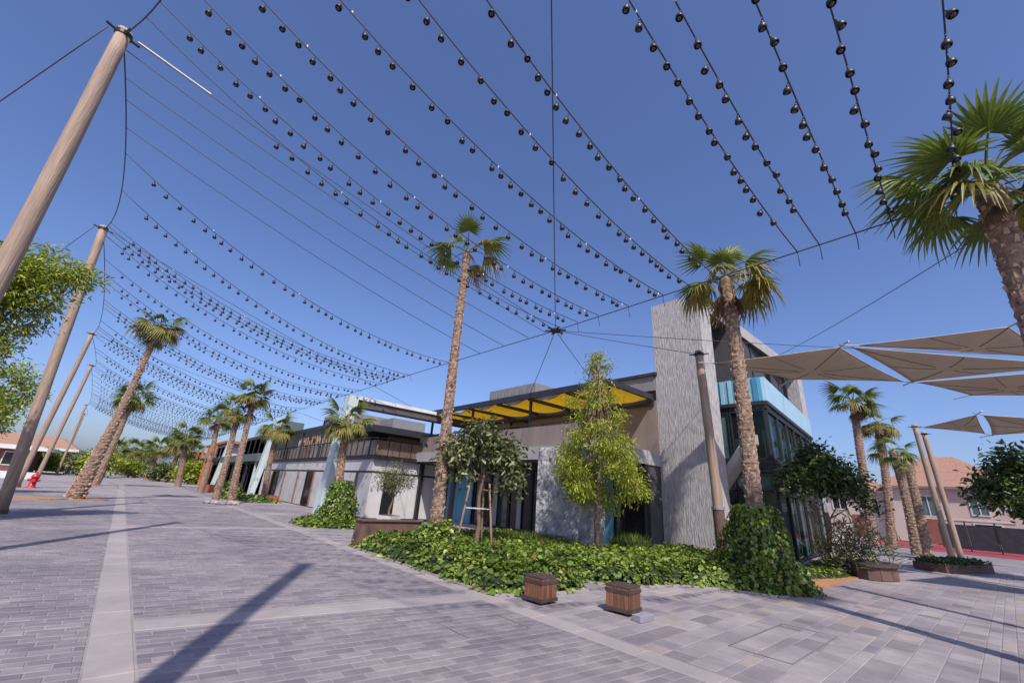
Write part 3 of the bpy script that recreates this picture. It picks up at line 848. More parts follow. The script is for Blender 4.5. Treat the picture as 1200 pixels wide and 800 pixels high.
# ------------------------------------------------------------------ timber poles of the promenade
POLES = [(-1.2, 1.88), (-2.65, 10.7), (-3.2, 21.4), (-4.3, 41.0), (-4.8, 54.0), (-6.6, 88.0), (-7.6, 104.0)]
POLEH = [10.5, 10.6, 10.45, 10.5, 10.4, 10.0, 10.0]
LEAN = [(0.3, 0), (0.22, 0.25), (0.75, -0.4), (-0.3, 0.3), (-0.3, 0), (0, 0), (0, 0)]
MLAB = ['tall timber mast casting the broad shadow across the promenade cobbles', 'bare tall timber mast with pale stays tied at its top', 'timber mast half hidden by the airy yellow green tree',
        'slim timber mast beside the small red fire hydrant', 'slim timber mast behind the hydrant mast, before the brick kiosk', 'thin far timber mast before the shaded shopfront', 'thin far timber mast before the shaded shopfront']
def pole(name, base, top, r0, r1, label, cat, group=None, collar=True, mate='pole_wood'):
    b = Vector(base); tpt = Vector(top)
    t = thing(name, label, cat, b, 0, group)
    K = 14; pts = []; rr = []
    for i in range(K+1):
        s_ = i/K
        p = (tpt-b)*s_
        p += Vector((math.sin(s_*5+base[1])*0.012, math.cos(s_*4+base[0])*0.012, 0))
        pts.append(p); rr.append((r0+(r1-r0)*s_)*(1+0.015*math.sin(i*2.3+base[1])))
    pts[-1] = tpt-b
    MB().tube(pts, rr, 16).build('shaft', mate, t, smooth=False)
    for p in t.children[0].data.polygons:
        if len(p.vertices) == 4: p.use_smooth = True
    if collar:
        d = (tpt-b).normalized(); c = (tpt-b)-d*0.12
        MB().tube([c-d*0.05, c-d*0.045, c+d*0.045, c+d*0.05], [r1*1.0, r1*1.16, r1*1.16, r1*1.0], 16).build('collar', 'black_metal', t)
        for k in range(4):
            a = k*math.pi/2+0.4
            e = Vector((math.cos(a), math.sin(a), 0))
            MB().bar(c+e*r1*1.1, c+e*(r1*1.1+0.16)+Vector((0, 0, 0.01)), 0.05, 0.03).build('eye_plate', 'black_metal', t)
        MB().tube([(0, 0, 0.0), (0, 0, 0.12)], r0*1.15, 16).build('foot_sleeve', 'corten', t)
    return t
PT = []
ANCH = Vector((-0.3, -9.0, 10.4))
for i, ((px, py), h, ln) in enumerate(zip(POLES, POLEH, LEAN)):
    pole('timber_pole', (px+ln[0], py+ln[1], 0), (px, py, h), 0.16, 0.13,
         MLAB[i], 'pole', 'timber masts along the promenade')
    PT.append(Vector((px, py, h-0.12)))

# ------------------------------------------------------------------ cables and lamp strings
def cable(name, pts, r, label, group, cat='cable', n=6):
    mb = MB().tube(pts, r, n)
    o = mb.build(name, 'wire', None, smooth=True)
    return tag(o, label, cat, group)
def leftcat(Y):               # the edge cable slung from mast to mast, pulled towards the promenade
    for i in range(len(PT)-1):
        a, b = PT[i], PT[i+1]
        if a.y <= Y <= b.y:
            s_ = (Y-a.y)/(b.y-a.y); bl = 4*s_*(1-s_)
            return a.lerp(b, s_)+Vector((0.5*bl, 0, -0.75*bl))
    if Y < PT[0].y:
        s_ = (Y-ANCH.y)/(PT[0].y-ANCH.y); bl = 4*s_*(1-s_)
        return ANCH.lerp(PT[0], s_)+Vector((0.5*bl, 0, -0.75*bl))
    return PT[-1].copy()
for i in range(len(PT)-1):
    a, b = PT[i], PT[i+1]
    cable('edge_cable', [leftcat(a.y+(b.y-a.y)*k/16+(0.001 if k == 0 else 0)-(0.001 if k == 16 else 0)) for k in range(17)], 0.014,
          ['dark edge cable slung from the bare tall mast back over the plaza', 'dark edge cable between the bare tall mast and the leafy mast', 'dark edge cable between the leafy mast and the hydrant mast',
           'dark edge cable beyond the hydrant mast', 'thin far edge cable between distant masts', 'thin far edge cable between distant masts'][i], 'edge cables between the masts')
cable('edge_cable', [leftcat(ANCH.y+0.001+(PT[0].y-ANCH.y-0.002)*k/16) for k in range(17)], 0.014, 'dark edge cable running back from the mast that shades the cobbles', 'edge cables between the masts')
pole('timber_pole', (-0.3, -9, 0), (-0.3, -9, 10.5), 0.195, 0.16, 'timber mast at the start of the promenade carrying the first lamp strings', 'pole', 'timber masts along the promenade')
RX, RZ = 9.0, 6.66
tag(MB().tube([(RX, -6, RZ+0.1), (RX, 0, RZ), (RX, 8.35, RZ-0.06), (RX, 16, RZ+0.02), (RX, 30, RZ+0.1), (RX, 50, RZ+0.1), (RX, 80, RZ+0.1)], 0.014, 6).build('suspension_cable', 'wire'),
    'long straight cable in front of the buildings holding the lamp string ends', 'cable')
HUB = Vector((RX, 8.35, RZ-0.06))
hb = thing('cable_hub', 'small dark steel hub where the overhead cables meet', 'cable hub', HUB)
MB().lathe([(0.0, -0.03), (0.16, -0.03), (0.16, 0.03), (0.0, 0.03)], 12).build('ring_plate', 'black_metal', hb)
for k in range(6):
    a = k*math.pi/3
    MB().bar((0.13*math.cos(a), 0.13*math.sin(a), 0), (0.34*math.cos(a), 0.34*math.sin(a), 0.0), 0.05, 0.04).build('turnbuckle', 'black_metal', hb)
def sagline(a, b, sag, n=18):
    a = Vector(a); b = Vector(b)
    return [a.lerp(b, k/n)+Vector((0, 0, -4*sag*(k/n)*(1-k/n))) for k in range(n+1)]
POST_TOP = Vector((13.46, 5.81, 6.5))
gw = 'guy cables of the hub and masts'
for a, b, s_, l_ in (
    (PT[1]+Vector((0.25, 0, 0)), HUB, 0.12, 'thin guy cable from the second timber mast down to the cable hub'),
    ((-9.12, -7.52, 13.8), HUB, 0.03, 'guy cable running overhead from the masts straight to the cable hub'),
    (HUB, POST_TOP, 0.02, 'short cable from the hub to the shade sail post'),
    (HUB, (12.1, 12.6, 5.72), 0.02, 'short stay from the hub to the yellow canopy edge'),
    (HUB, (12.1, 9.2, 5.72), 0.02, 'short stay from the hub to the canopy corner'),
    (HUB, (26, -2.5, 8.2), 0.1, 'long thin cable crossing above the shade sails from the hub'),
    ((RX, -2.2, RZ+0.03), (24.0, 6.31, 9.4), 0.15, 'thin cable from the suspension cable to the portal roof'),
    (PT[1]+Vector((-0.25, 0, 0)), (-9.7, 20.0, 0.02), 0.1, 'stay running down to the ground from the bare tall mast top'),
    (PT[2]+Vector((-0.25, 0, 0)), (-10.3, 30.6, 0.02), 0.1, 'stay running down to the ground behind the leafy timber mast'),
    (PT[2]+Vector((0.25, 0, 0)), (11.9, 21, 5.6), 0.1, 'thin cable from the leafy mast to the green portal'),
    (PT[3]+Vector((0.25, 0, 0)), (9.6, 31, 5.6), 0.1, 'thin cable from a far mast to the white gallery roof')):
    cable('guy_cable', sagline(a, b, s_), 0.011, l_, gw)
sl_ = MB().tube(sagline(PT[1]+Vector((0.25, 0, 0.03)), (PT[1]+Vector((0.25, 0, 0))).lerp(HUB, 0.13)+Vector((0, 0, -0.02)), 0.0, 6), 0.018, 6).build('rope_sling', 'white_clip')
tag(sl_, 'short white rope sling at the top of the bare tall mast', 'rope')
mst = pole('timber_pole', (-9.12, -7.52, 0), (-9.12, -7.52, 13.95), 0.21, 0.16, 'timber mast carrying the guy cable that runs overhead to the hub', 'pole', 'timber masts along the promenade')
# bare wires
for yl, yr in ((11.0, 8.8), (11.7, 9.6), (12.3, 10.9), (13.2, 12.3)):
    cable('bare_wire', sagline(leftcat(yl), (RX, yr, RZ), 0.25), 0.010, 'bare wire without lamps between the second mast and the hub', 'bare wires')
# lamp
def lamp_mesh():
    mb = MB()
    mb.tube([(0, 0, 0.012), (0, 0, -0.085)], 0.009, 6)
    mb.tube([(0, 0, -0.075), (0, 0, -0.115)], [0.024, 0.03], 8)
    mb.lathe([(0.022, -0.108), (0.046, -0.118), (0.064, -0.142), (0.070, -0.175), (0.066, -0.20), (0.060, -0.20), (0.062, -0.175), (0.04, -0.13), (0.0, -0.126)], 12)
    mb.v = [(x*0.74, y*0.74, z*0.92) for x, y, z in mb.v]
    return mb.mesh('lamp', 'black_metal', True)
LAMP = lamp_mesh()
_b = MB(); _b.lathe([(0.0, -0.128), (0.02, -0.132), (0.044, -0.168), (0.036, -0.206), (0.0, -0.22)], 10)
_b.v = [(x*0.74, y*0.74, z*0.92) for x, y, z in _b.v]
BULB = _b.mesh('bulb', 'bulb', True)
_c = MB(); _c.lathe([(0.0, 0.03), (0.014, 0.02), (0.014, -0.02), (0.0, -0.03)], 6)
CLIP = _c.mesh('clip', 'white_clip')
LV0 = np.array([v.co for v in LAMP.vertices]); LF0 = [tuple(p.vertices) for p in LAMP.polygons]
sgrp = 'festoon strings across the promenade'
def festoon(yl, yr, bare0, bare1, sag, near, lab):
    a = leftcat(yl); b = Vector((RX, yr, RZ))
    root = thing('festoon_string', lab, 'string lights', a, 0, sgrp)
    pts = [p-a for p in sagline(a, b, sag, 24)]
    MB().tube(pts, 0.011 if near else 0.013, 6).build('cable', 'wire', root, smooth=True)
    if yl < 18: MB().tube([pts[-1], pts[-1]+Vector((0.02, 0, -0.16)), pts[-1]+Vector((0.10, 0.02, -0.3))], 0.008, 5).build('cable_tail', 'wire', root)
    Ltot = (b-a).length
    s_ = bare0; k = 0; big = MB(); F = []
    while s_ < Ltot-bare1:
        t = s_/Ltot
        p = (b-a)*t+Vector((0, 0, -4*sag*t*(1-t)))
        if near:
            o = link('lamp', LAMP, root); o.location = p
            o.rotation_euler = (rnd.gauss(0, 0.16), rnd.gauss(0, 0.16), rnd.uniform(0, 6.28))
            q = link('bulb', BULB, o)
            if k % 9 == 4:
                c_ = link('clip', CLIP, root); c_.location = p+(b-a).normalized()*0.17
        else:
            o_ = len(big.v); big.v += [tuple(np.array(p)+v) for v in LV0*1.05]; big.f += [tuple(o_+i for i in f) for f in LF0]
        s_ += rnd.choice((0.25, 0.28, 0.31, 0.34, 0.40)); k += 1
    if not near:
        struct(big.build('lamps', 'black_metal', root, smooth=True), 'stuff')
L0 = 'festoon string of black bell lamps ending on the cable right of the hub'
L1 = 'festoon string of black bell lamps between the bare tall mast and the leafy mast'
L2 = 'festoon string of black bell lamps between the leafy mast and the hydrant mast'
L3 = 'far festoon string of tiny black lamps beyond the hydrant mast'
for (yl, yr, b0, b1) in ((-1.15, -0.55, 0.6, 0.4), (-0.10, 0.23, 0.6, 0.5), (0.65, 0.74, 0.6, 0.9), (1.55, 1.31, 0.6, 1.3), (2.05, 1.69, 0.6, 1.3), (3.45, 3.3, 0.6, 0.9),
                         (4.3, 3.95, 0.6, 0.5), (5.4, 4.66, 0.6, 0.35), (6.6, 5.68, 0.6, 0.35), (7.65, 6.68, 0.6, 0.35), (8.65, 7.45, 0.6, 0.35), (9.4, 8.15, 2.9, 0.35)):
    festoon(yl, yr, b0, b1, 0.8, True, L0)
for (yl, yr) in ((14.2, 14.36), (16.2, 17.7), (19.6, 18.4), (20.3, 18.9), (21.0, 19.4)):
    festoon(yl, yr, 0.8, 0.35, 0.95, True, L1)
for (yl, yr) in ((21.7, 20.6), (23.8, 23.4), (25.3, 25.4), (26.2, 25.8), (28.8, 28.6), (29.4, 29.6), (30.2, 30.0)):
    festoon(yl, yr, 0.8, 0.35, 1.05, True, L2)
yy = 33.4
while yy < 84:
    festoon(yy, yy+rnd.uniform(-0.4, 0.4), 0.9, 0.4, 1.1, False, L2 if yy < 41 else L3)
    yy += rnd.choice((0.9, 1.6, 2.2, 2.6))

# ------------------------------------------------------------------ shade sails and their posts
post = pole('sail_post', (13.62, 5.72, 0), (13.46, 5.81, 6.62), 0.15, 0.13, 'round timber post with steel straps standing before the stone pylon', 'post', None, True)
MB().tube([(-0.02, 0.01, 0.15), (-0.03, 0.02, 1.6)], 0.162, 16).build('steel_sleeve', 'corten', post)
MB().tube([(-0.03, 0.02, 1.602), (-0.03, 0.02, 1.68)], 0.176, 16).build('sleeve_ring', 'steel', post)
def sail(corners, label, edge_in=0.045, n=14, droop=0.10):
    C_ = [Vector(c) for c in corners]
    cen = sum(C_, Vector())/len(C_)
    t = thing('shade_sail', label, 'shade sail', cen, 0, 'tan shade sails over the plaza')
    m_ = len(C_); mb = MB(); rim = []
    for i in range(m_):
        a, b = C_[i], C_[(i+1) % m_]
        for k in range(n):
            s_ = k/n
            p = a.lerp(b, s_)
            inw = (cen-a.lerp(b, 0.5)); inw.z = 0
            p = p+inw*(edge_in*4*s_*(1-s_))
            rim.append(p-cen)
    R_ = 7; N = len(rim)
    for r in range(R_):
        f_ = 1-r/R_
        for p in rim:
            q = p*f_
            q.z -= droop*(1-f_*f_)
            mb.v.append(tuple(q))
    mb.v.append((0, 0, -droop)); c0 = len(mb.v)-1
    for r in range(R_-1):
        for i in range(N):
            mb.f.append((r*N+i, r*N+(i+1) % N, (r+1)*N+(i+1) % N, (r+1)*N+i))
    for i in range(N): mb.f.append(((R_-1)*N+i, (R_-1)*N+(i+1) % N, c0))
    o = mb.build('fabric', 'sail', t, smooth=True)
    so_ = o.modifiers.new('thick', 'SOLIDIFY'); so_.thickness = 0.006
    MB().tube([p+Vector((0, 0, 0.004)) for p in rim]+[rim[0]], 0.014, 6, cap=False).build('edge_webbing', 'sail_edge', t, smooth=True)
    for i in range(m_):
        pts = []
        for k in range(8):
            f_ = 1-k/8
            q = rim[i*n]*f_; q = Vector((q.x, q.y, q.z-droop*(1-f_*f_)-0.012)); pts.append(q)
        MB().tube(pts, 0.010, 5).build('seam', 'sail_seam', t)
        mid = rim[i*n+n//2]; pts = []
        for k in range(6):
            f_ = 1-k/6
            q = mid*f_; q = Vector((q.x, q.y, q.z-droop*(1-f_*f_)-0.012)); pts.append(q)
        MB().tube(pts, 0.008, 5).build('seam', 'sail_seam', t)
        e = C_[i]-cen
        MB().tube([e, e+e.normalized()*0.45], 0.02, 6).build('corner_strap', 'steel', t)
    return t
sail([(13.5, 5.4, 6.12), (14.0, 2.1, 6.1), (18.4, 1.32, 6.0), (15.6, 3.75, 5.8)], 'tan triangular shade sail whose tip is strapped to the post before the pylon')
sail([(14.1, 1.85, 6.08), (18.6, 1.12, 6.0), (19.2, -2.3, 6.1)], 'slim tan shade sail between its two overlapping neighbours')
sail([(14.15, 1.7, 6.12), (14.35, -1.0, 6.02), (18.6, -2.0, 6.2)], 'tan shade sail carried highest, pointing at the leaning palm')
sail([(18.75, 1.0, 6.0), (19.5, -2.4, 6.05), (23.6, -2.4, 6.1), (20.6, -0.1, 5.8)], 'tan shade sail hanging lowest beside the slim sail')
sail([(27.6, 1.7, 5.9), (26.6, -0.1, 6.15), (29.0, -0.2, 5.7)], 'small tan shade sail tied to the twin posts by the villa')
sail([(26.7, -0.3, 6.15), (29.2, -0.4, 5.65), (30.0, -4.6, 5.9)], 'tan shade sail with a notch beside the small sail of the twin posts')
sail([(15.6, -2.2, 6.15), (19.3, -2.9, 6.15), (17.0, -6.4, 6.2)], 'tan shade sail over the open plaza whose shadow crosses the slabs')
for (b, tp, l_) in (((30.9, 2.15, 0), (30.4, 2.2, 6.5), 'taller of the twin timber sail posts before the pink villa'),
                    ((33.3, 2.0, 0), (32.7, 2.05, 6.45), 'slimmer of the twin timber sail posts before the pink villa'),
                    ((11.2, -2.2, 0), (11.3, -2.1, 6.9), 'timber sail post standing on the open plaza'),
                    ((19.8, -2.8, 0), (19.6, -2.7, 6.7), 'timber sail post at the outer edge of the sails')):
    pole('sail_post', b, tp, 0.13, 0.11, l_, 'post', 'sail posts', True)

# ------------------------------------------------------------------ fan palms
def frond_mesh(name, material, n=24, spread=115, petiole=0.55, blade=0.75, droop=0.25, fold=0.0, seed=0):
    r = random.Random(seed)
    V = []; F = []; T = []
    # petiole: thin three-sided bar, arching
    K = 5
    for i in range(K+1):
        s_ = i/K; x = petiole*s_; z = 0.06*math.sin(s_*math.pi)-0.10*s_*s_
        hw = 0.026*(1-0.5*s_)
        V += [(x, -hw, z), (x, hw, z), (x, 0, z-0.026*(1-0.4*s_))]
    for i in range(K):
        a = i*3; b = a+3
        F += [(a, a+1, b+1, b), (a+1, a+2, b+2, b+1), (a+2, a, b, b+2)]
        T += [0.9]*3
    z0 = -0.10
    for k in range(n):
        t = (k+0.5)/n*2-1
        ang = math.radians(spread*t)
        L = blade*(1.0-0.30*abs(t)**2)*r.uniform(0.9, 1.06)
        wd = L*math.radians(2*spread/n)*0.5*0.62
        dr = droop*r.uniform(0.7, 1.35)
        ca, sa = math.cos(ang), math.sin(ang)
        o = len(V); S = 5
        prof = [0.08, 0.55, 1.0, 0.75, 0.40, 0.03]
        tw = r.uniform(-0.25, 0.25)
        for i in range(S+1):
            s_ = i/S
            rad = 0.02+L*s_
            dz = z0-dr*L*(s_**2.4)*1.4 - fold*L*abs(math.sin(ang))*s_
            rr = rad*(1-0.22*dr*s_*s_)
            w_ = max(wd*prof[i], 0.003)
            cx = petiole+rr*ca; cy = rr*sa*(1-0.25*fold)
            px, py = -sa, ca
            pleat = 0.35*w_
            V += [(cx-px*w_, cy-py*w_, dz+pleat+tw*w_*s_), (cx, cy, dz-pleat), (cx+px*w_, cy+py*w_, dz+pleat-tw*w_*s_)]
        for i in range(S):
            a = o+i*3; b = a+3
            F += [(a, a+1, b+1, b), (a+1, a+2, b+2, b+1)]
            v_ = r.uniform(0, 1)
            T += [v_*0.8+0.2*(i/S), v_*0.8+0.2*(i/S)]
    me = bpy.data.meshes.new(name); me.from_pydata(V, [], F); me.materials.append(M[material])
    at = me.attributes.new('tint', 'FLOAT', 'FACE'); at.data.foreach_set('value', T)
    return me
FG = [frond_mesh('frond', 'frond_green', 24, 118, 0.55, 0.72, 0.22, 0.1, 1), frond_mesh('frond', 'frond_green', 22, 112, 0.65, 0.78, 0.34, 0.25, 2),
      frond_mesh('frond', 'frond_green', 26, 120, 0.5, 0.70, 0.45, 0.3, 3), frond_mesh('frond', 'frond_green', 22, 105, 0.6, 0.8, 0.28, 0.2, 4)]
FY = [frond_mesh('frond', 'frond_yellow', 24, 115, 0.55, 0.72, 0.5, 0.35, 5), frond_mesh('frond', 'frond_yellow', 22, 110, 0.6, 0.74, 0.4, 0.3, 6)]
FD = [frond_mesh('dead_frond', 'frond_dead', 18, 48, 0.42, 0.72, 0.06, 0.25, 7), frond_mesh('dead_frond', 'frond_dead', 16, 38, 0.36, 0.66, -0.05, 0.35, 8)]

def palm(label, base, top, r0, r1, size, greens, yellows, deads, seed, group='fan palms', skirt=0.0, curve=0.1, detail=True, rough=1.0, name='fan_palm', els=(-0.45, 1.35), explicit=None, tp_=1.6):
    r = random.Random(seed)
    b = Vector(base); tp = Vector(top)
    t = thing(name, label, 'palm', b, 0, group)
    ax = tp-b; H_ = ax.length
    dirx = Vector((math.cos(seed), math.sin(seed), 0))
    def cpt(s_): return ax*s_+dirx*(curve*math.sin(math.pi*s_))
    nseg = 18 if detail else 10
    step = 0.055 if detail else 0.22
    K = int(H_/step); mb = MB()
    for i in range(K+1):
        s_ = i/K; c = cpt(s_)
        R_ = r1+(r0-r1)*((1-s_)**tp_)
        R_ += 0.05*r0*math.exp(-((1-s_)*H_/0.25)**2)*2
        for k in range(nseg):
            th = 2*math.pi*k/nseg
            e = 0.055*math.sin(5*th+i*1.9)*math.sin(5*th-i*1.9)+0.05*r.uniform(-1, 1)*rough
            if detail and (i % 3 == 0): e += 0.05
            mb.v.append((c.x+R_*(1+e)*math.cos(th), c.y+R_*(1+e)*math.sin(th), c.z))
    for i in range(K):
        for k in range(nseg):
            mb.f.append((i*nseg+k, i*nseg+(k+1) % nseg, (i+1)*nseg+(k+1) % nseg, (i+1)*nseg+k))
    mb.f.append(tuple(K*nseg+k for k in range(nseg)))
    trunk = mb.build('trunk', 'palm_trunk', t)
    if detail:
        sb = MB(); nst = int(H_*38)
        for j in range(nst):
            s_ = (j+0.5)/nst
            c = cpt(s_); R_ = (r1+(r0-r1)*((1-s_)**tp_))*1.0
            th = j*2.39996+r.uniform(-0.15, 0.15)
            n_ = Vector((math.cos(th), math.sin(th), 0)); sd_ = Vector((-n_.y, n_.x, 0)); Z = Vector((0, 0, 1))
            wq = R_*r.uniform(0.20, 0.30); hq = r.uniform(0.05, 0.11)*(1.0 if rough < 1.5 else 1.3); outq = R_*r.uniform(0.10, 0.24)*rough
            p = c+n_*(R_*0.96)
            o = len(sb.v)
            sb.v += [tuple(p-sd_*wq-Z*hq*0.5), tuple(p+sd_*wq-Z*hq*0.5), tuple(p+sd_*wq*0.55+Z*hq*0.6+n_*outq), tuple(p-sd_*wq*0.55+Z*hq*0.6+n_*outq),
                     tuple(p+sd_*wq*0.5+Z*hq*0.75), tuple(p-sd_*wq*0.5+Z*hq*0.75)]
            sb.f += [(o, o+1, o+2, o+3), (o+3, o+2, o+4, o+5), (o, o+3, o+5), (o+1, o+4, o+2)]
        struct(sb.build('leaf_base', 'palm_stub', trunk), 'stuff')
    head = ax+dirx*0
    MB().lathe([(r1*0.9, -0.25), (r1*1.15, -0.08), (r1*0.85, 0.08), (r1*0.35, 0.2), (0.0, 0.27)], 12, tuple(head)).build('crown_bud', 'petiole', t, smooth=True)
    def add(me, az, el, sc_, roll=0.0, nm='frond'):
        o = link(nm, me, t)
        o.rotation_mode = 'XYZ'
        m_ = Matrix.Rotation(az, 4, 'Z') @ Matrix.Rotation(-el, 4, 'Y') @ Matrix.Rotation(roll, 4, 'X')
        m_.translation = head+Vector((math.cos(az), math.sin(az), 0))*r1*0.6+Vector((0, 0, 0.12+0.12*el))
        o.matrix_local = m_ @ Matrix.Scale(sc_*size, 4)
        return o
    if explicit:
        for (kind, az, el, s_, ro) in explicit:
            me = {'g': FG, 'y': FY, 'd': FD}[kind]
            add(me[r.randrange(len(me))], az, el, s_, ro, 'dead_frond' if kind == 'd' else 'frond')
    else:
        for j in range(greens):
            s_ = j/max(1, greens-1)
            el = els[1]-(els[1]-els[0])*(s_**0.8)+r.uniform(-0.12, 0.12)
            add(FG[r.randrange(4)], j*2.39996+r.uniform(-0.3, 0.3), el, r.uniform(0.88, 1.1), r.uniform(-0.3, 0.3))
        for j in range(yellows):
            add(FY[r.randrange(2)], j*2.7+seed+r.uniform(-0.3, 0.3), r.uniform(-0.5, 0.05), r.uniform(0.9, 1.1), r.uniform(-0.3, 0.3))
        for j in range(deads):
            add(FD[r.randrange(2)], j*2.39996*1.3+seed*1.7, r.uniform(-1.45, -1.1), r.uniform(0.8, 1.1), r.uniform(-0.4, 0.4), 'dead_frond')
    return t

# towards the camera is roughly azimuth -2.28 rad; screen right about -0.73, screen left 2.41
palm('slender tall fan palm with a sparse crown and one brown hanging frond', (6.75, 10.4, 0.1), (6.7, 10.45, 9.2), 0.19, 0.12, 1.12, 0, 0, 0, 3, curve=0.05,
     explicit=[('g', 2.3, 0.35, 0.95, 0), ('g', 2.9, 0.1, 0.95, 0.2), ('g', 1.6, 1.25, 0.85, 0), ('g', -0.9, 0.5, 0.95, 0), ('y', -0.6, 0.05, 1.0, 0.2), ('g', 2.0, -0.2, 0.9, 0), ('y', -1.3, 0.2, 0.9, -0.2), ('g', -2.2, 0.9, 0.8, 0), ('d', -0.75, -1.05, 1.15, 0.0), ('y', 0.4, -0.1, 0.9, 0)])
palm('fan palm with browned hanging fronds growing out of an ivy mound', (11.65, 4.1, 0.1), (11.68, 4.05, 7.95), 0.195, 0.17, 1.15, 7, 10, 10, 5, curve=0.06, els=(-0.1, 1.3))
palm('broad leaning fan palm with full green crown beyond the shade sails', (8.95, -0.75, 0.0), (8.75, -0.92, 6.5), 0.17, 0.155, 1.0, 23, 2, 2, 9, curve=0.0, els=(-0.25, 1.3))
palm('leaning fan palm with thick rough trunk base beside orange mulch', (-1.32, 30.2, 0.0), (-0.72, 31.2, 9.55), 0.36, 0.145, 1.15, 12, 10, 14, 13, curve=0.12, rough=1.6, els=(-0.8, 0.95), tp_=3.0)
palm('dark leaning fan palm behind the mulch palm', (-1.4, 52.0, 0.0), (-1.05, 52.5, 7.8), 0.40, 0.19, 1.35, 18, 5, 8, 14, curve=0.15, rough=1.4, detail=False)
palm('short fan palm with ivy wrapped base before the pale green portal leg', (7.0, 18.3, 0.0), (6.75, 18.5, 4.1), 0.19, 0.15, 0.9, 14, 6, 2, 15, curve=0.05, els=(-0.7, 1.2))
palm('yellowish fan palm before the white panel wall', (8.4, 36.6, 0.0), (8.2, 37.0, 5.3), 0.24, 0.17, 1.15, 8, 12, 3, 16, curve=0.1, detail=False)
palm('taller of two close fan palms standing in rubble by the promenade', (5.3, 30.6, 0.0), (5.0, 31.0, 6.4), 0.21, 0.14, 1.0, 14, 4, 4, 17, curve=0.1)
palm('shorter of two close fan palms standing in rubble by the promenade', (4.6, 31.2, 0.0), (4.45, 31.4, 5.4), 0.21, 0.14, 0.9, 12, 6, 3, 18, curve=0.1)
palm('fan palm beside the orange planter before the dark pavilion', (5.6, 46.5, 0.0), (5.35, 47, 6.4), 0.27, 0.18, 1.2, 14, 3, 4, 19, curve=0.1, detail=False)
palm('dark crowned fan palm beside the orange framed building', (5.2, 62, 0.0), (4.6, 62, 5.4), 0.34, 0.22, 1.4, 16, 3, 4, 20, curve=0.1, detail=False)
for k, (x, y, h) in enumerate(((3.4, 92, 5.0), (5.8, 88, 5.6), (7.4, 90, 5.0), (0.4, 112, 5.0), (-2.2, 98, 4.4), (2.2, 118, 5.0))):
    palm('small distant fan palm at the far end of the promenade', (x, y, 0), (x+0.2, y, h), 0.4, 0.3, 1.9, 14, 6, 4, 30+k, 'distant palms', curve=0.1, detail=False)
palm('tall fan palm with brown skirt behind the round dark tree', (36.6, 6.0, 0.0), (36.4, 5.4, 9.2), 0.25, 0.22, 1.35, 16, 2, 8, 41, curve=0.1, els=(-0.3, 1.1))
palm('fan palm with pale dry top among the plaza group', (38.6, 5.4, 0.0), (38.6, 4.6, 8.0), 0.25, 0.22, 1.15, 7, 8, 8, 42, curve=0.1, els=(-0.6, 1.0))
palm('low crowned fan palm of the plaza group', (33.0, 3.6, 0.0), (33.2, 3.6, 5.4), 0.27, 0.2, 0.95, 10, 4, 3, 43, curve=0.1, els=(-0.6, 1.0))
palm('bare headed short palm trunk beside the twin posts', (30.2, 2.9, 0.0), (30.0, 2.8, 4.4), 0.23, 0.17, 0.5, 2, 2, 4, 44, curve=0.08)

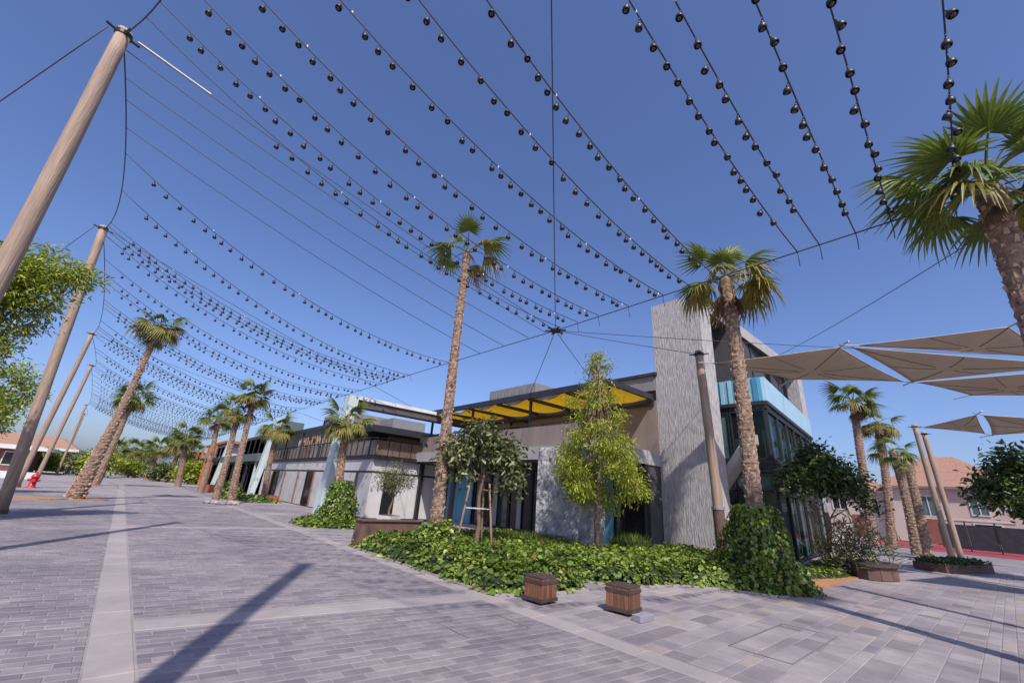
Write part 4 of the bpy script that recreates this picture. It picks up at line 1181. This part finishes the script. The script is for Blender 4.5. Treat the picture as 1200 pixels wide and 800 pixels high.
# ------------------------------------------------------------------ broadleaf trees
def tree(label, base, clumps, leafmat, nleaf, leaf, trunk_r, name='tree', trunk_h=None, dirz=(-0.7, 0.5), seed=1, wfac=0.45, group=None, stakes=0, trunks=1, shell=0.55, droop=0.15, cat='tree', sprays=0):
    """clumps: (x,y,z,rx,rz) relative to base. trunk, limbs into each clump, a crown of leaf faces"""
    r = random.Random(seed); b = Vector(base)
    t = thing(name, label, cat, b, 0, group)
    zmin = min(c[2]-c[4] for c in clumps); zmax = max(c[2] for c in clumps)
    th = trunk_h or zmin+0.3*(zmax-zmin)
    for q in range(trunks):
        off = Vector((r.uniform(-0.12, 0.12), r.uniform(-0.12, 0.12), 0))*(1 if trunks > 1 else 0)
        end = Vector((r.uniform(-0.15, 0.15), r.uniform(-0.15, 0.15), th))*(1.0)+off*2
        pts = [off+(end-off)*(i/6)+Vector((math.sin(i*1.3+seed+q)*0.03, math.cos(i*1.7+seed)*0.03, 0)) for i in range(7)]
        mb = MB().tube(pts, [trunk_r*(1.25-0.09*i) if i < 2 else trunk_r*(1.1-0.07*i) for i in range(7)], 10, jit=0.06)
        for c in clumps[q::trunks]:
            cv = Vector(c[:3]); st_ = end*r.uniform(0.75, 1.0)
            mid = st_.lerp(cv, 0.5)+Vector((0, 0, -0.12*(cv-st_).length))
            mb.tube([st_, mid, cv], [trunk_r*0.5, trunk_r*0.34, trunk_r*0.14], 6)
            for z in range(4):
                e = cv+Vector((r.gauss(0, 1), r.gauss(0, 1), r.gauss(0, 0.8))).normalized()*c[3]*0.8
                mb.tube([cv.lerp(mid, 0.2*z*0.5), cv.lerp(e, 0.5)+Vector((0, 0, 0.05)), e], [trunk_r*0.16, trunk_r*0.10, trunk_r*0.04], 5)
        mb.build('trunk', 'bark', t, smooth=True)
    rsl = np.random.RandomState(seed)
    wts = np.array([c[3]**2*c[4]**0.6 for c in clumps]); wts = wts/wts.sum()
    C_ = []; D_ = []; T_ = []
    for c, w_ in zip(clumps, wts):
        n = max(10, int(nleaf*w_))
        # leaves come in small sprays, so the crown has gaps
        ns = max(4, int(n/11))
        dv = rsl.normal(size=(ns, 3)); dv /= np.linalg.norm(dv, axis=1, keepdims=True)
        rad = (shell+(1-shell)*rsl.uniform(0, 1, ns)**0.6)*rsl.uniform(0.75, 1.12, ns)
        sp = np.array(c[:3])+dv*rad[:, None]*np.array([c[3], c[3], c[4]])
        idx = rsl.randint(0, ns, n)
        cen = sp[idx]+rsl.normal(size=(n, 3))*leaf*np.array([1.1, 1.1, 0.8])
        dd = dv[idx]*0.7+rsl.normal(size=(n, 3))*0.55
        dd[:, 2] = dd[:, 2]*0.5+rsl.uniform(dirz[0], dirz[1], n)
        C_.append(cen); D_.append(dd)
        tt = np.clip(0.5+0.22*rsl.normal(size=n)+(rsl.uniform(-0.2, 0.2, ns))[idx], 0, 1); T_.append(tt)
    C_ = np.concatenate(C_); D_ = np.concatenate(D_); T_ = np.concatenate(T_); n = len(C_)
    N_ = rsl.normal(size=(n, 3))*0.5+np.array([0, 0, 1.0])
    L = leaf*rsl.uniform(0.65, 1.25, n)
    o = cards('crown', leafmat, C_, D_, N_, L, L*wfac*rsl.uniform(0.8, 1.2, n), T_, 0.2, t, droop)
    for k in range(stakes):
        a = k*2.2+0.6
        MB().tube([(0.55*math.cos(a), 0.55*math.sin(a), 0), (0.30*math.cos(a), 0.30*math.sin(a), 1.75)], 0.028, 8).build('stake', 'stake_wood', t)
    if stakes:
        MB().tube([(0.36*math.cos(0.6+k*2.2), 0.36*math.sin(0.6+k*2.2), 1.1) for k in (0, 1, 2, 0)], 0.012, 5).build('tie', 'white_clip', t)
    return t

# lime green pyramid tree before the building
cl = []
r = random.Random(4)
for k in range(44):
    s_ = k/43; z = 1.55+s_*4.15
    R_ = 1.22*(1-s_)**0.85+0.10 if s_ > 0.10 else 0.85+s_*3.0
    a = k*2.39996+r.uniform(-0.4, 0.4); q = r.uniform(0.45, 1.0)
    cl.append((R_*q*math.cos(a), R_*q*math.sin(a), z+r.uniform(-0.15, 0.15), max(0.17, R_*0.36), max(0.18, 0.30*(1-0.4*s_))))
tree('lime green pyramid shaped tree with drooping sprays before the pylon', (10.35, 7.75, 0.1), [(a*1.22, b*1.22, c*1.06-0.1, d*1.05, e) for a, b, c, d, e in cl], 'leaf_lime', 14500, 0.11, 0.065, 'lime_tree', trunk_h=5.6, dirz=(-1.0, 0.35), seed=4, wfac=0.28, shell=0.2, droop=0.3)
cl = [(0.0, 0.0, 2.75, 0.55, 0.42), (-0.55, 0.45, 2.65, 0.5, 0.42), (0.5, -0.5, 2.55, 0.5, 0.42), (0.75, -0.7, 2.05, 0.38, 0.42), (-0.3, -0.2, 3.15, 0.38, 0.3), (0.35, 0.3, 2.9, 0.45, 0.35), (-0.5, 0.35, 2.05, 0.3, 0.35), (0.55, -0.75, 1.65, 0.25, 0.3), (-0.75, 0.7, 2.35, 0.3, 0.3)]
tree('staked young tree with leathery grey green leaves beside the slender palm', (7.5, 9.6, 0.1), [(a*0.9, b*0.9, c*1.02, d*0.82, e*0.9) for a, b, c, d, e in cl], 'leaf_ficus', 2400, 0.17, 0.06, 'ficus_tree', trunk_h=2.1, seed=6, wfac=0.5, stakes=3, shell=0.35, droop=0.25)
cl = [(0, 0, 3.0, 0.85, 0.5), (-0.8, 0.6, 2.65, 0.6, 0.45), (0.7, -0.6, 2.75, 0.65, 0.45), (0.1, 0.1, 3.45, 0.6, 0.35), (0.95, -0.85, 2.35, 0.4, 0.3), (-1.0, 0.85, 2.35, 0.4, 0.3), (0.3, -0.1, 2.5, 0.6, 0.35), (1.3, -1.2, 1.9, 0.3, 0.25)]
tree('round dark green multi stemmed tree beside the glass corner', (17.3, 4.0, 0.05), [(a*0.85+0.1, b*0.85-0.1, c*1.02, d*0.76, e*0.85) for a, b, c, d, e in cl], 'leaf_dark', 5200, 0.16, 0.055, 'round_tree', trunk_h=1.7, seed=8, wfac=0.5, trunks=3, shell=0.45)
cl = [(0, 0, 0.8, 0.35, 0.4), (0.5, -0.5, 0.65, 0.35, 0.35), (-0.35, 0.35, 0.6, 0.3, 0.35), (0.15, -0.25, 1.1, 0.25, 0.3)]
tree('small spiky shrub under the round dark tree', (17.3, 3.5, 0.02), cl, 'leaf_olive', 900, 0.26, 0.03, 'shrub', trunk_h=0.4, seed=9, wfac=0.16, dirz=(0.1, 1.2), cat='shrub')
cl = [(0, 0, 3.1, 1.1, 0.8), (0.9, -0.9, 3.0, 0.9, 0.8), (-0.7, 0.7, 2.8, 0.7, 0.6), (0.2, -0.3, 3.8, 0.8, 0.5), (0.4, -0.4, 2.2, 0.8, 0.5), (-0.3, 0.2, 3.9, 0.5, 0.4)]
tree('dark leafy plaza tree with slanting pale trunk by the boundary fence', (23.5, -0.75, 0.0), cl, 'leaf_dark', 6000, 0.21, 0.08, 'plaza_tree', trunk_h=2.0, seed=10, wfac=0.5, shell=0.45)
cl = [(1.75, 0, 7.0, 0.6, 0.5), (1.1, 0.2, 7.15, 0.75, 0.6), (0.4, -0.2, 6.7, 0.85, 0.7), (1.2, 0, 6.2, 0.7, 0.55), (0.8, 0.2, 5.4, 0.8, 0.6), (0.2, 0, 4.6, 0.9, 0.75), (0.95, 0.1, 4.5, 0.55, 0.45), (0.5, 0, 3.5, 0.75, 0.6), (0.1, 0, 2.6, 0.75, 0.6), (-0.3, 0.2, 5.6, 1.0, 0.8), (-0.5, 0, 6.9, 0.9, 0.8), (0.75, 0.1, 2.7, 0.4, 0.4), (-0.8, 0, 3.8, 0.9, 0.8)]
cl += [(0.9, 0, 6.6, 0.6, 0.5), (0.55, 0.3, 3.0, 0.6, 0.5), (0.85, 0.1, 3.7, 0.5, 0.45), (0.5, -0.1, 6.0, 0.7, 0.6), (0.25, 0, 1.8, 0.6, 0.5), (0.7, 0.1, 2.0, 0.4, 0.4), (-0.2, 0, 1.2, 0.6, 0.5)]
tree('airy yellow green tree leaning over the timber mast', (-4.35, 17.2, -0.15), cl, 'leaf_acacia', 19000, 0.145, 0.11, 'feathery_tree', trunk_h=2.6, seed=12, wfac=0.34, shell=0.25, droop=0.25)
cl = [(0, 0, 3.6, 1.1, 1.0), (0.6, 0.5, 4.8, 0.9, 0.9), (-0.8, 0.3, 4.5, 1.0, 0.9), (0.2, 0.1, 5.9, 0.7, 0.7), (-1.4, 0, 3.0, 1.0, 0.9)]
tree('second airy green tree behind the first mast', (-5.6, 33.0, 0), cl, 'leaf_acacia', 5000, 0.2, 0.14, 'feathery_tree', trunk_h=2.6, seed=13, wfac=0.4, shell=0.3)
# small round tree in a white pot
cl = [(0, 0, 1.75, 0.5, 0.42), (0.3, -0.3, 1.6, 0.38, 0.33), (-0.35, 0.3, 1.6, 0.38, 0.33), (0.0, 0.0, 1.35, 0.4, 0.3)]
tree('small olive tree with round grey green head before the white wall', (8.4, 16.5, 0.3), cl, 'leaf_olive', 2600, 0.11, 0.05, 'olive_tree', trunk_h=1.1, seed=21, wfac=0.25)
pt = thing('white_pot', 'white square pot tilted beside the small olive tree', 'pot', (8.1, 15.9, 0), 0.4)
MB().hexa([(-0.25, -0.25, 0), (0.25, -0.25, 0), (0.25, 0.25, 0), (-0.25, 0.25, 0), (-0.33, -0.33, 0.55), (0.33, -0.33, 0.55), (0.33, 0.33, 0.55), (-0.33, 0.33, 0.55)]).build('bowl', 'plain_white', pt)
MB().box(-0.29, 0.29, -0.29, 0.29, 0.551, 0.57).build('soil', 'soil', pt)
# far greenery at the end of the promenade
for k, (x, y, h, R_) in enumerate(((7.6, 78, 2.6, 2.2), (4.6, 84, 2.2, 1.6), (-2.8, 88, 3.6, 2.2), (-4.6, 92, 3.0, 2.0), (1.2, 104, 2.6, 2.4), (9.0, 96, 3.2, 2.6), (-0.8, 124, 3.6, 2.6), (3.6, 126, 3.6, 3.0), (-9.0, 96, 3.0, 2.0))):
    cl = [(0, 0, h*0.6, R_*0.7, h*0.4), (R_*0.5, 0, h*0.5, R_*0.5, h*0.35), (-R_*0.5, 0.3, h*0.55, R_*0.5, h*0.35), (0.2, 0, h*0.95, R_*0.45, h*0.25)]
    tree('distant leafy tree at the far end of the promenade', (x, y, 0), cl, 'leaf_ficus' if k % 2 else 'leaf_acacia', 1300, 0.42, 0.15, 'distant_tree', seed=50+k, wfac=0.6, group='distant trees')

# ------------------------------------------------------------------ ground cover and ivy
def hfield(P, poly, h, mounds=()):
    e = edgedist(P, poly)
    n = 0.10*np.sin(P[:, 0]*3.1+1.3*np.sin(P[:, 1]*1.7))+0.08*np.sin(P[:, 1]*4.3+P[:, 0]*1.9)+0.05*np.sin(P[:, 0]*9+P[:, 1]*7)
    z = (h+n*h*0.9)*np.clip(e/0.28, 0, 1)**0.55
    for (mx, my, mr, mh) in mounds:
        d = np.hypot(P[:, 0]-mx, P[:, 1]-my)
        z = np.maximum(z, mh*np.clip(1-(d/mr)**1.5, 0, 1))
    return z
def cover_bed(name, label, poly, h, dens, leaf, mounds=(), material='leaf_cover', seed=1, wf=0.75):
    rsl = np.random.RandomState(seed)
    A = np.array(poly); lo = A.min(0); hi = A.max(0)
    n = int((hi-lo).prod()*dens)
    P = rsl.uniform(lo, hi, (n, 2)); P = P[inpoly(P, poly)]
    z = hfield(P, poly, h, mounds); e = 0.06
    gx = (hfield(P+[e, 0], poly, h, mounds)-z)/e; gy = (hfield(P+[0, e], poly, h, mounds)-z)/e
    # more leaves where the mass is steep
    steep = np.hypot(gx, gy)
    rep = 1+np.clip(steep*0.9, 0, 3).astype(int)
    idx = np.repeat(np.arange(len(P)), rep); n = len(idx)
    jz = rsl.uniform(-1, 0, n)*(0.10+0.25*np.clip(steep[idx], 0, 2)*0.5)*np.minimum(1, z[idx]/0.3)
    c = np.stack([P[idx, 0]+rsl.normal(0, 0.03, n), P[idx, 1]+rsl.normal(0, 0.03, n), np.maximum(0.02, z[idx]+jz+rsl.normal(0, 0.02, n))], axis=1)
    nr = np.stack([-np.clip(gx[idx], -2, 2), -np.clip(gy[idx], -2, 2), np.ones(n)], axis=1)+rsl.normal(size=(n, 3))*0.45
    d = rsl.normal(size=(n, 3)); d[:, 2] *= 0.35; d += np.stack([-gx[idx], -gy[idx], -steep[idx]], axis=1)*0.25
    L = leaf*np.clip(rsl.lognormal(0, 0.34, n), 0.4, 1.9)
    patch = 0.24*np.sin(c[:, 0]*2.1+c[:, 1]*1.3)*np.sin(c[:, 1]*2.7-c[:, 0])
    T = np.clip(0.48+0.23*rsl.normal(size=n)+patch, 0.06, 1); T[rsl.uniform(size=n) < 0.02] = 0.01
    root = link(name, None); root['kind'] = 'stuff'
    root['label'] = label; root['category'] = 'ground cover'
    cards('leaf_mass', material, c, d, nr, L, L*wf, T, 0.12, root, 0.12)['kind'] = 'stuff'
    # twiggy mass below the leaves
    st_ = 0.12; nx = int((hi[0]-lo[0])/st_)+2; ny = int((hi[1]-lo[1])/st_)+2
    X, Y = np.meshgrid(lo[0]+np.arange(nx)*st_, lo[1]+np.arange(ny)*st_, indexing='ij')
    Q = np.stack([X.ravel(), Y.ravel()], axis=1); ins = inpoly(Q, poly)
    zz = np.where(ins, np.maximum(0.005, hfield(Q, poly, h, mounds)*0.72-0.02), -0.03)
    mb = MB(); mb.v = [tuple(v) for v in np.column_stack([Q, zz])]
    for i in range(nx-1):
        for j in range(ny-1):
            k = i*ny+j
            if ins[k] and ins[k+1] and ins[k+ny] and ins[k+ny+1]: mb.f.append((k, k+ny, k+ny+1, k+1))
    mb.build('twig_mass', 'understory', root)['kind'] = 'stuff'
    return root
inner = []
cB = np.array(BED).mean(0)
for p in BED:
    v = np.array(p); dv = cB-v; inner.append(tuple(v+dv/np.linalg.norm(dv)*0.06))
cover_bed('ground_cover', 'glossy green ground cover filling the bed before the corner building', BED, 0.42, 560, 0.082, [(6.75, 10.3, 1.15, 0.95), (5.9, 9.2, 0.8, 0.6), (11.6, 4.15, 1.15, 0.8)], seed=2)

def ivy(label, c, r0, h, n, leaf, r1=0.3, seed=3):
    rsl = np.random.RandomState(seed)
    root = link('ivy_mound', None); root['kind'] = 'stuff'; root['label'] = label; root['category'] = 'ivy'; root.location = c
    s_ = rsl.uniform(0, 1, n)**1.25; th = rsl.uniform(0, 2*np.pi, n)
    bulge = 1+0.16*np.sin(3*th+5*s_)+0.1*np.sin(7*th-9*s_)
    R_ = (r1+(r0-r1)*(1-s_)**0.75)*bulge*rsl.uniform(0.82, 1.06, n)
    P = np.stack([R_*np.cos(th), R_*np.sin(th), s_*h+rsl.normal(0, 0.03, n)], axis=1); P[:, 2] = np.maximum(P[:, 2], 0.02)
    nr = np.stack([np.cos(th), np.sin(th), np.full(n, 0.45)], axis=1)+rsl.normal(size=(n, 3))*0.35
    d = rsl.normal(size=(n, 3))*0.6+np.array([0, 0, -0.7])
    L = leaf*rsl.uniform(0.6, 1.3, n)
    cards('leaf_mass', 'leaf_cover', P, d, nr, L, L*0.75, np.clip(0.42+0.22*rsl.normal(size=n), 0, 1), 0.12, root)['kind'] = 'stuff'
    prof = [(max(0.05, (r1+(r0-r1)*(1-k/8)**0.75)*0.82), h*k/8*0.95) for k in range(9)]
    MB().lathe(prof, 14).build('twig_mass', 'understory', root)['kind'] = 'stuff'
ivy('tall ivy mound climbing the palm at the glass corner', (11.65, 4.1, 0), 0.95, 1.75, 5200, 0.095, 0.36, 3)
ivy('ivy mound climbing the short palm at the green portal leg', (7.0, 18.3, 0), 0.85, 1.7, 2200, 0.11, 0.3, 4)
cover_bed('ground_cover', 'low green strip of ground cover round the short palm', [(5.5, 17.2), (7.4, 16.2), (8.2, 17.2), (8.0, 19.6), (6.2, 20.2), (5.5, 19.0)], 0.22, 330, 0.10, seed=5)
cover_bed('ground_cover', 'green strip of ground cover before the white panel wall', [(6.6, 33.0), (8.6, 33.0), (9.0, 38.5), (6.9, 38.5)], 0.3, 120, 0.16, seed=6)
cover_bed('ground_cover', 'clipped leafy clump beside the rubble palms', [(5.6, 36.5), (7.2, 36.5), (7.4, 39.5), (5.8, 39.5)], 0.4, 120, 0.16, [(6.4, 38, 1.0, 1.5)], seed=7)
cover_bed('ground_cover', 'low greenery in the bed under the round dark tree', [(14.0, 3.9), (15.8, 3.4), (17.2, 3.3), (18.6, 3.4), (18.4, 4.5), (16, 4.7)], 0.16, 160, 0.09, seed=8)
cover_bed('ground_cover', 'grey green low planting along the foot of the glass corner', [(17.2, 4.35), (26, 4.9), (26, 5.4), (17.4, 4.75)], 0.3, 120, 0.10, seed=18)
cover_bed('ground_cover', 'small green planting at the foot of the blue doors', [(9.2, 12.3), (12.6, 12.3), (12.6, 14.2), (9.4, 14.2)], 0.22, 200, 0.09, seed=19)

def grass(label, poly, n, h, seed):
    rsl = np.random.RandomState(seed); A = np.array(poly)
    P = rsl.uniform(A.min(0), A.max(0), (n, 2)); P = P[inpoly(P, poly)]; n = len(P)
    c = np.column_stack([P, np.full(n, 0.1)])
    d = rsl.normal(size=(n, 3))*0.35; d[:, 2] = 1
    L = h*rsl.uniform(0.6, 1.2, n)
    o = cards('grass_tuft', 'leaf_grass', c, d, rsl.normal(size=(n, 3)), L, np.full(n, 0.018), np.clip(0.5+0.22*rsl.normal(size=n), 0, 1), 0.1, None, 0.2)
    o['kind'] = 'stuff'; o['label'] = label; o['category'] = 'grass'
grass('feathery bright grass behind the ground cover beside the stone pier', [(8.0, 11.4), (8.2, 9.6), (10.8, 8.6), (10.9, 10.9)], 5200, 0.42, 5)
grass('tuft of feathery grass at the foot of the blue door leaves', [(11.6, 8.3), (12.6, 8.3), (12.6, 7.6), (11.8, 7.4)], 700, 0.6, 6)

# ------------------------------------------------------------------ wooden boxes and planters
def wood_box(label, c, rz, w_=0.385, h=0.39):
    t = thing('wooden_box', label, 'wooden box', c, rz)
    hw = w_/2
    MB().box(-hw+0.03, hw-0.03, -hw+0.03, hw-0.03, 0.03, h-0.03).build('liner', 'box_band', t)
    n = 6
    for side in range(4):
        R_ = Matrix.Rotation(side*math.pi/2, 4, 'Z')
        for k in range(n):
            x0 = -hw+0.012+k*(w_-0.024)/n; x1 = x0+(w_-0.024)/n-0.006
            mb = MB().box(x0, x1, -hw, -hw+0.024, 0.045, h-0.03)
            mb.v = [tuple(R_ @ Vector(v)) for v in mb.v]
            mb.build('stave', 'box_wood', t)
        for z0, z1, out in ((0.035, 0.085, 0.010), (h-0.105, h-0.055, 0.008)):
            mb = MB().box(-hw-out, hw+out-0.001, -hw-out, -hw-0.001, z0, z1); mb.v = [tuple(R_ @ Vector(v)) for v in mb.v]
            mb.build('hoop', 'box_band', t)
    MB().box(-hw-0.004, hw+0.004, -hw-0.004, hw+0.004, h-0.029, h).build('lid', 'box_band', t, bevel=0.006)
    for sx in (-1, 1):
        for sy in (-1, 1):
            MB().box(sx*(hw-0.08)-0.035, sx*(hw-0.08)+0.035, sy*(hw-0.08)-0.035, sy*(hw-0.08)+0.035, 0, 0.032).build('foot', 'box_band', t)
wood_box('slatted wooden box with dark hoops tucked against the ground cover', (5.65, 5.39, 0.003), 0.02)
wood_box('slatted wooden box with dark hoops on the open slabs beside a loose paving block', (6.43, 4.33, 0.003), 0.10, 0.40)
bk = MB().box(-0.17, 0.17, -0.075, 0.075, 0, 0.085).build('paving_block', 'grey_block', None, bevel=0.006)
bk.location = (6.29, 3.90, 0.003); bk.rotation_euler = (0, 0, -0.06)
tag(bk, 'loose grey paving block lying at the foot of a wooden box', 'paving block')

cp = thing('corten_planter', 'long rusty brown planter wall ending the green bed', 'planter', (6.15, 12.0, 0))
for k in range(4):
    MB().hexa([(-0.95+k*0.48, -0.22, 0), (-0.95+k*0.48+0.472, -0.22, 0), (-0.95+k*0.48+0.472, 0.22, 0), (-0.95+k*0.48, 0.22, 0),
               (-0.88+k*0.46, -0.2, 0.66), (-0.88+k*0.46+0.455, -0.2, 0.66), (-0.88+k*0.46+0.455, 0.2, 0.66), (-0.88+k*0.46, 0.2, 0.66)]).build('side_plate', 'corten', cp)
MB().box(-0.92, 1.0, -0.25, 0.25, 0.662, 0.69).build('rim', 'corten', cp)

bn = thing('round_seat_planter', 'low round brown bench planter under the round dark tree', 'planter', (17.6, 3.0, 0))
for k in range(12):
    a0 = k*math.pi/6+0.01; a1 = (k+1)*math.pi/6-0.01
    P = [(0.95*math.cos(a), 0.55*math.sin(a)) for a in (a0, a1)]; Q = [(0.75*math.cos(a), 0.42*math.sin(a)) for a in (a0, a1)]
    MB().prism([P[0], P[1], Q[1], Q[0]], 0.02, 0.36).build('side_board', 'corten', bn)
MB().prism([(1.02*math.cos(k*math.pi/12), 0.62*math.sin(k*math.pi/12)) for k in range(24)], 0.362, 0.42).build('seat', 'box_band', bn)

rp = thing('post_planter', 'long low planter with clipped hedge at the foot of the twin posts', 'planter', (24.7, 1.75, 0), -0.35)
MB().box(-1.6, 1.6, -0.5, 0.5, 0, 0.28).build('trough', 'corten', rp, bevel=0.02)
n = 1500
P = np.stack([rs.uniform(-1.6, 1.6, n), rs.uniform(-0.5, 0.5, n), rs.uniform(0.2, 0.42, n)], axis=1)
cards('hedge_leaves', 'leaf_dark', P, rdir(n), rdir(n, 0.2, 1), np.full(n, 0.13), np.full(n, 0.08), rs.uniform(0.1, 0.8, n), 0.2, rp)['kind'] = 'stuff'

op = thing('orange_planter', 'low orange timber planter before the white panel wall', 'planter', (8.3, 34.6, 0))
MB().box(-0.3, 0.3, -1.2, 1.2, 0, 0.42).build('trough', 'orange_panel', op); MB().box(-0.24, 0.24, -1.1, 1.1, 0.421, 0.45).build('soil', 'soil', op)
op2 = thing('orange_planter', 'low orange timber planter beside the dark pavilion palm', 'planter', (6.6, 49.5, 0))
MB().box(-0.3, 0.5, -1.0, 1.0, 0, 0.6).build('trough', 'orange_panel', op2); MB().box(-0.24, 0.44, -0.9, 0.9, 0.601, 0.63).build('soil', 'soil', op2)

# rubble at the foot of the two close palms
for k in range(16):
    a = rnd.uniform(0, 6.28); R_ = rnd.uniform(0.2, 0.9); s_ = rnd.uniform(0.12, 0.26)
    mb = MB().lathe([(0, 0), (s_*0.9, 0.02), (s_, s_*0.45), (s_*0.6, s_*0.85), (0, s_)], 7)
    mb.v = [(x*rnd.uniform(0.8, 1.2), y_*rnd.uniform(0.8, 1.2), z*rnd.uniform(0.85, 1.1)) for x, y_, z in mb.v]
    o = mb.build('boulder', 'grey_block' if k % 3 else 'sand'); o.location = (4.95+R_*math.cos(a), 30.2+R_*math.sin(a)*0.9, 0)
    tag(o, 'rough boulder piled round the two close palms', 'boulder', 'boulders round the close palms')

# mulch patches, hydrant, red bollards
for (x, y, a, b) in ((-2.6, 29.8, 1.1, 0.8), (-2.0, 51.5, 1.1, 1.2), (-0.8, 30.2, 0.7, 0.5)):
    mb = MB(); mb.prism([(x+a*math.cos(k*math.pi/9)*rnd.uniform(0.85, 1.1), y+b*math.sin(k*math.pi/9)*rnd.uniform(0.85, 1.1)) for k in range(18)], -0.03, 0.03)
    struct(mb.build('mulch_patch', 'mulch'))
mb = MB(); mb.prism([(13.2, 3.3), (15.0, 3.3), (18.4, 3.2), (19.0, 3.8), (18.4, 4.6), (14.2, 4.6), (13.4, 4.2)], -0.03, 0.03)
struct(mb.build('mulch_patch', 'mulch'))
hy = thing('fire_hydrant', 'small red fire hydrant between the timber masts', 'hydrant', (-4.0, 41.5, 0))
MB().lathe([(0.26, 0), (0.26, 0.06), (0.17, 0.08), (0.16, 0.6), (0.2, 0.62), (0.2, 0.68), (0.15, 0.8), (0.06, 0.88), (0, 0.9)], 12).build('barrel', 'red_paint', hy, smooth=True)
for s_ in (-1, 1):
    MB().tube([(s_*0.15, 0, 0.48), (s_*0.3, 0, 0.48)], 0.08, 10).build('outlet', 'red_paint', hy)
MB().tube([(0, -0.14, 0.45), (0, -0.3, 0.45)], 0.1, 10).build('outlet', 'red_paint', hy)
MB().lathe([(0.0, 0.98), (0.05, 0.97), (0.05, 0.9), (0.0, 0.9)], 8).build('cap_nut', 'red_paint', hy)
wt = thing('low_wall', 'low white wall beside the red brick kiosk', 'wall', (-9, 60, 0))
for k in range(5):
    MB().box(-3+k*1.3+0.005, -3+k*1.3+1.295, -0.2, 0.2, 0, 0.6).build('block', 'plain_white', wt)
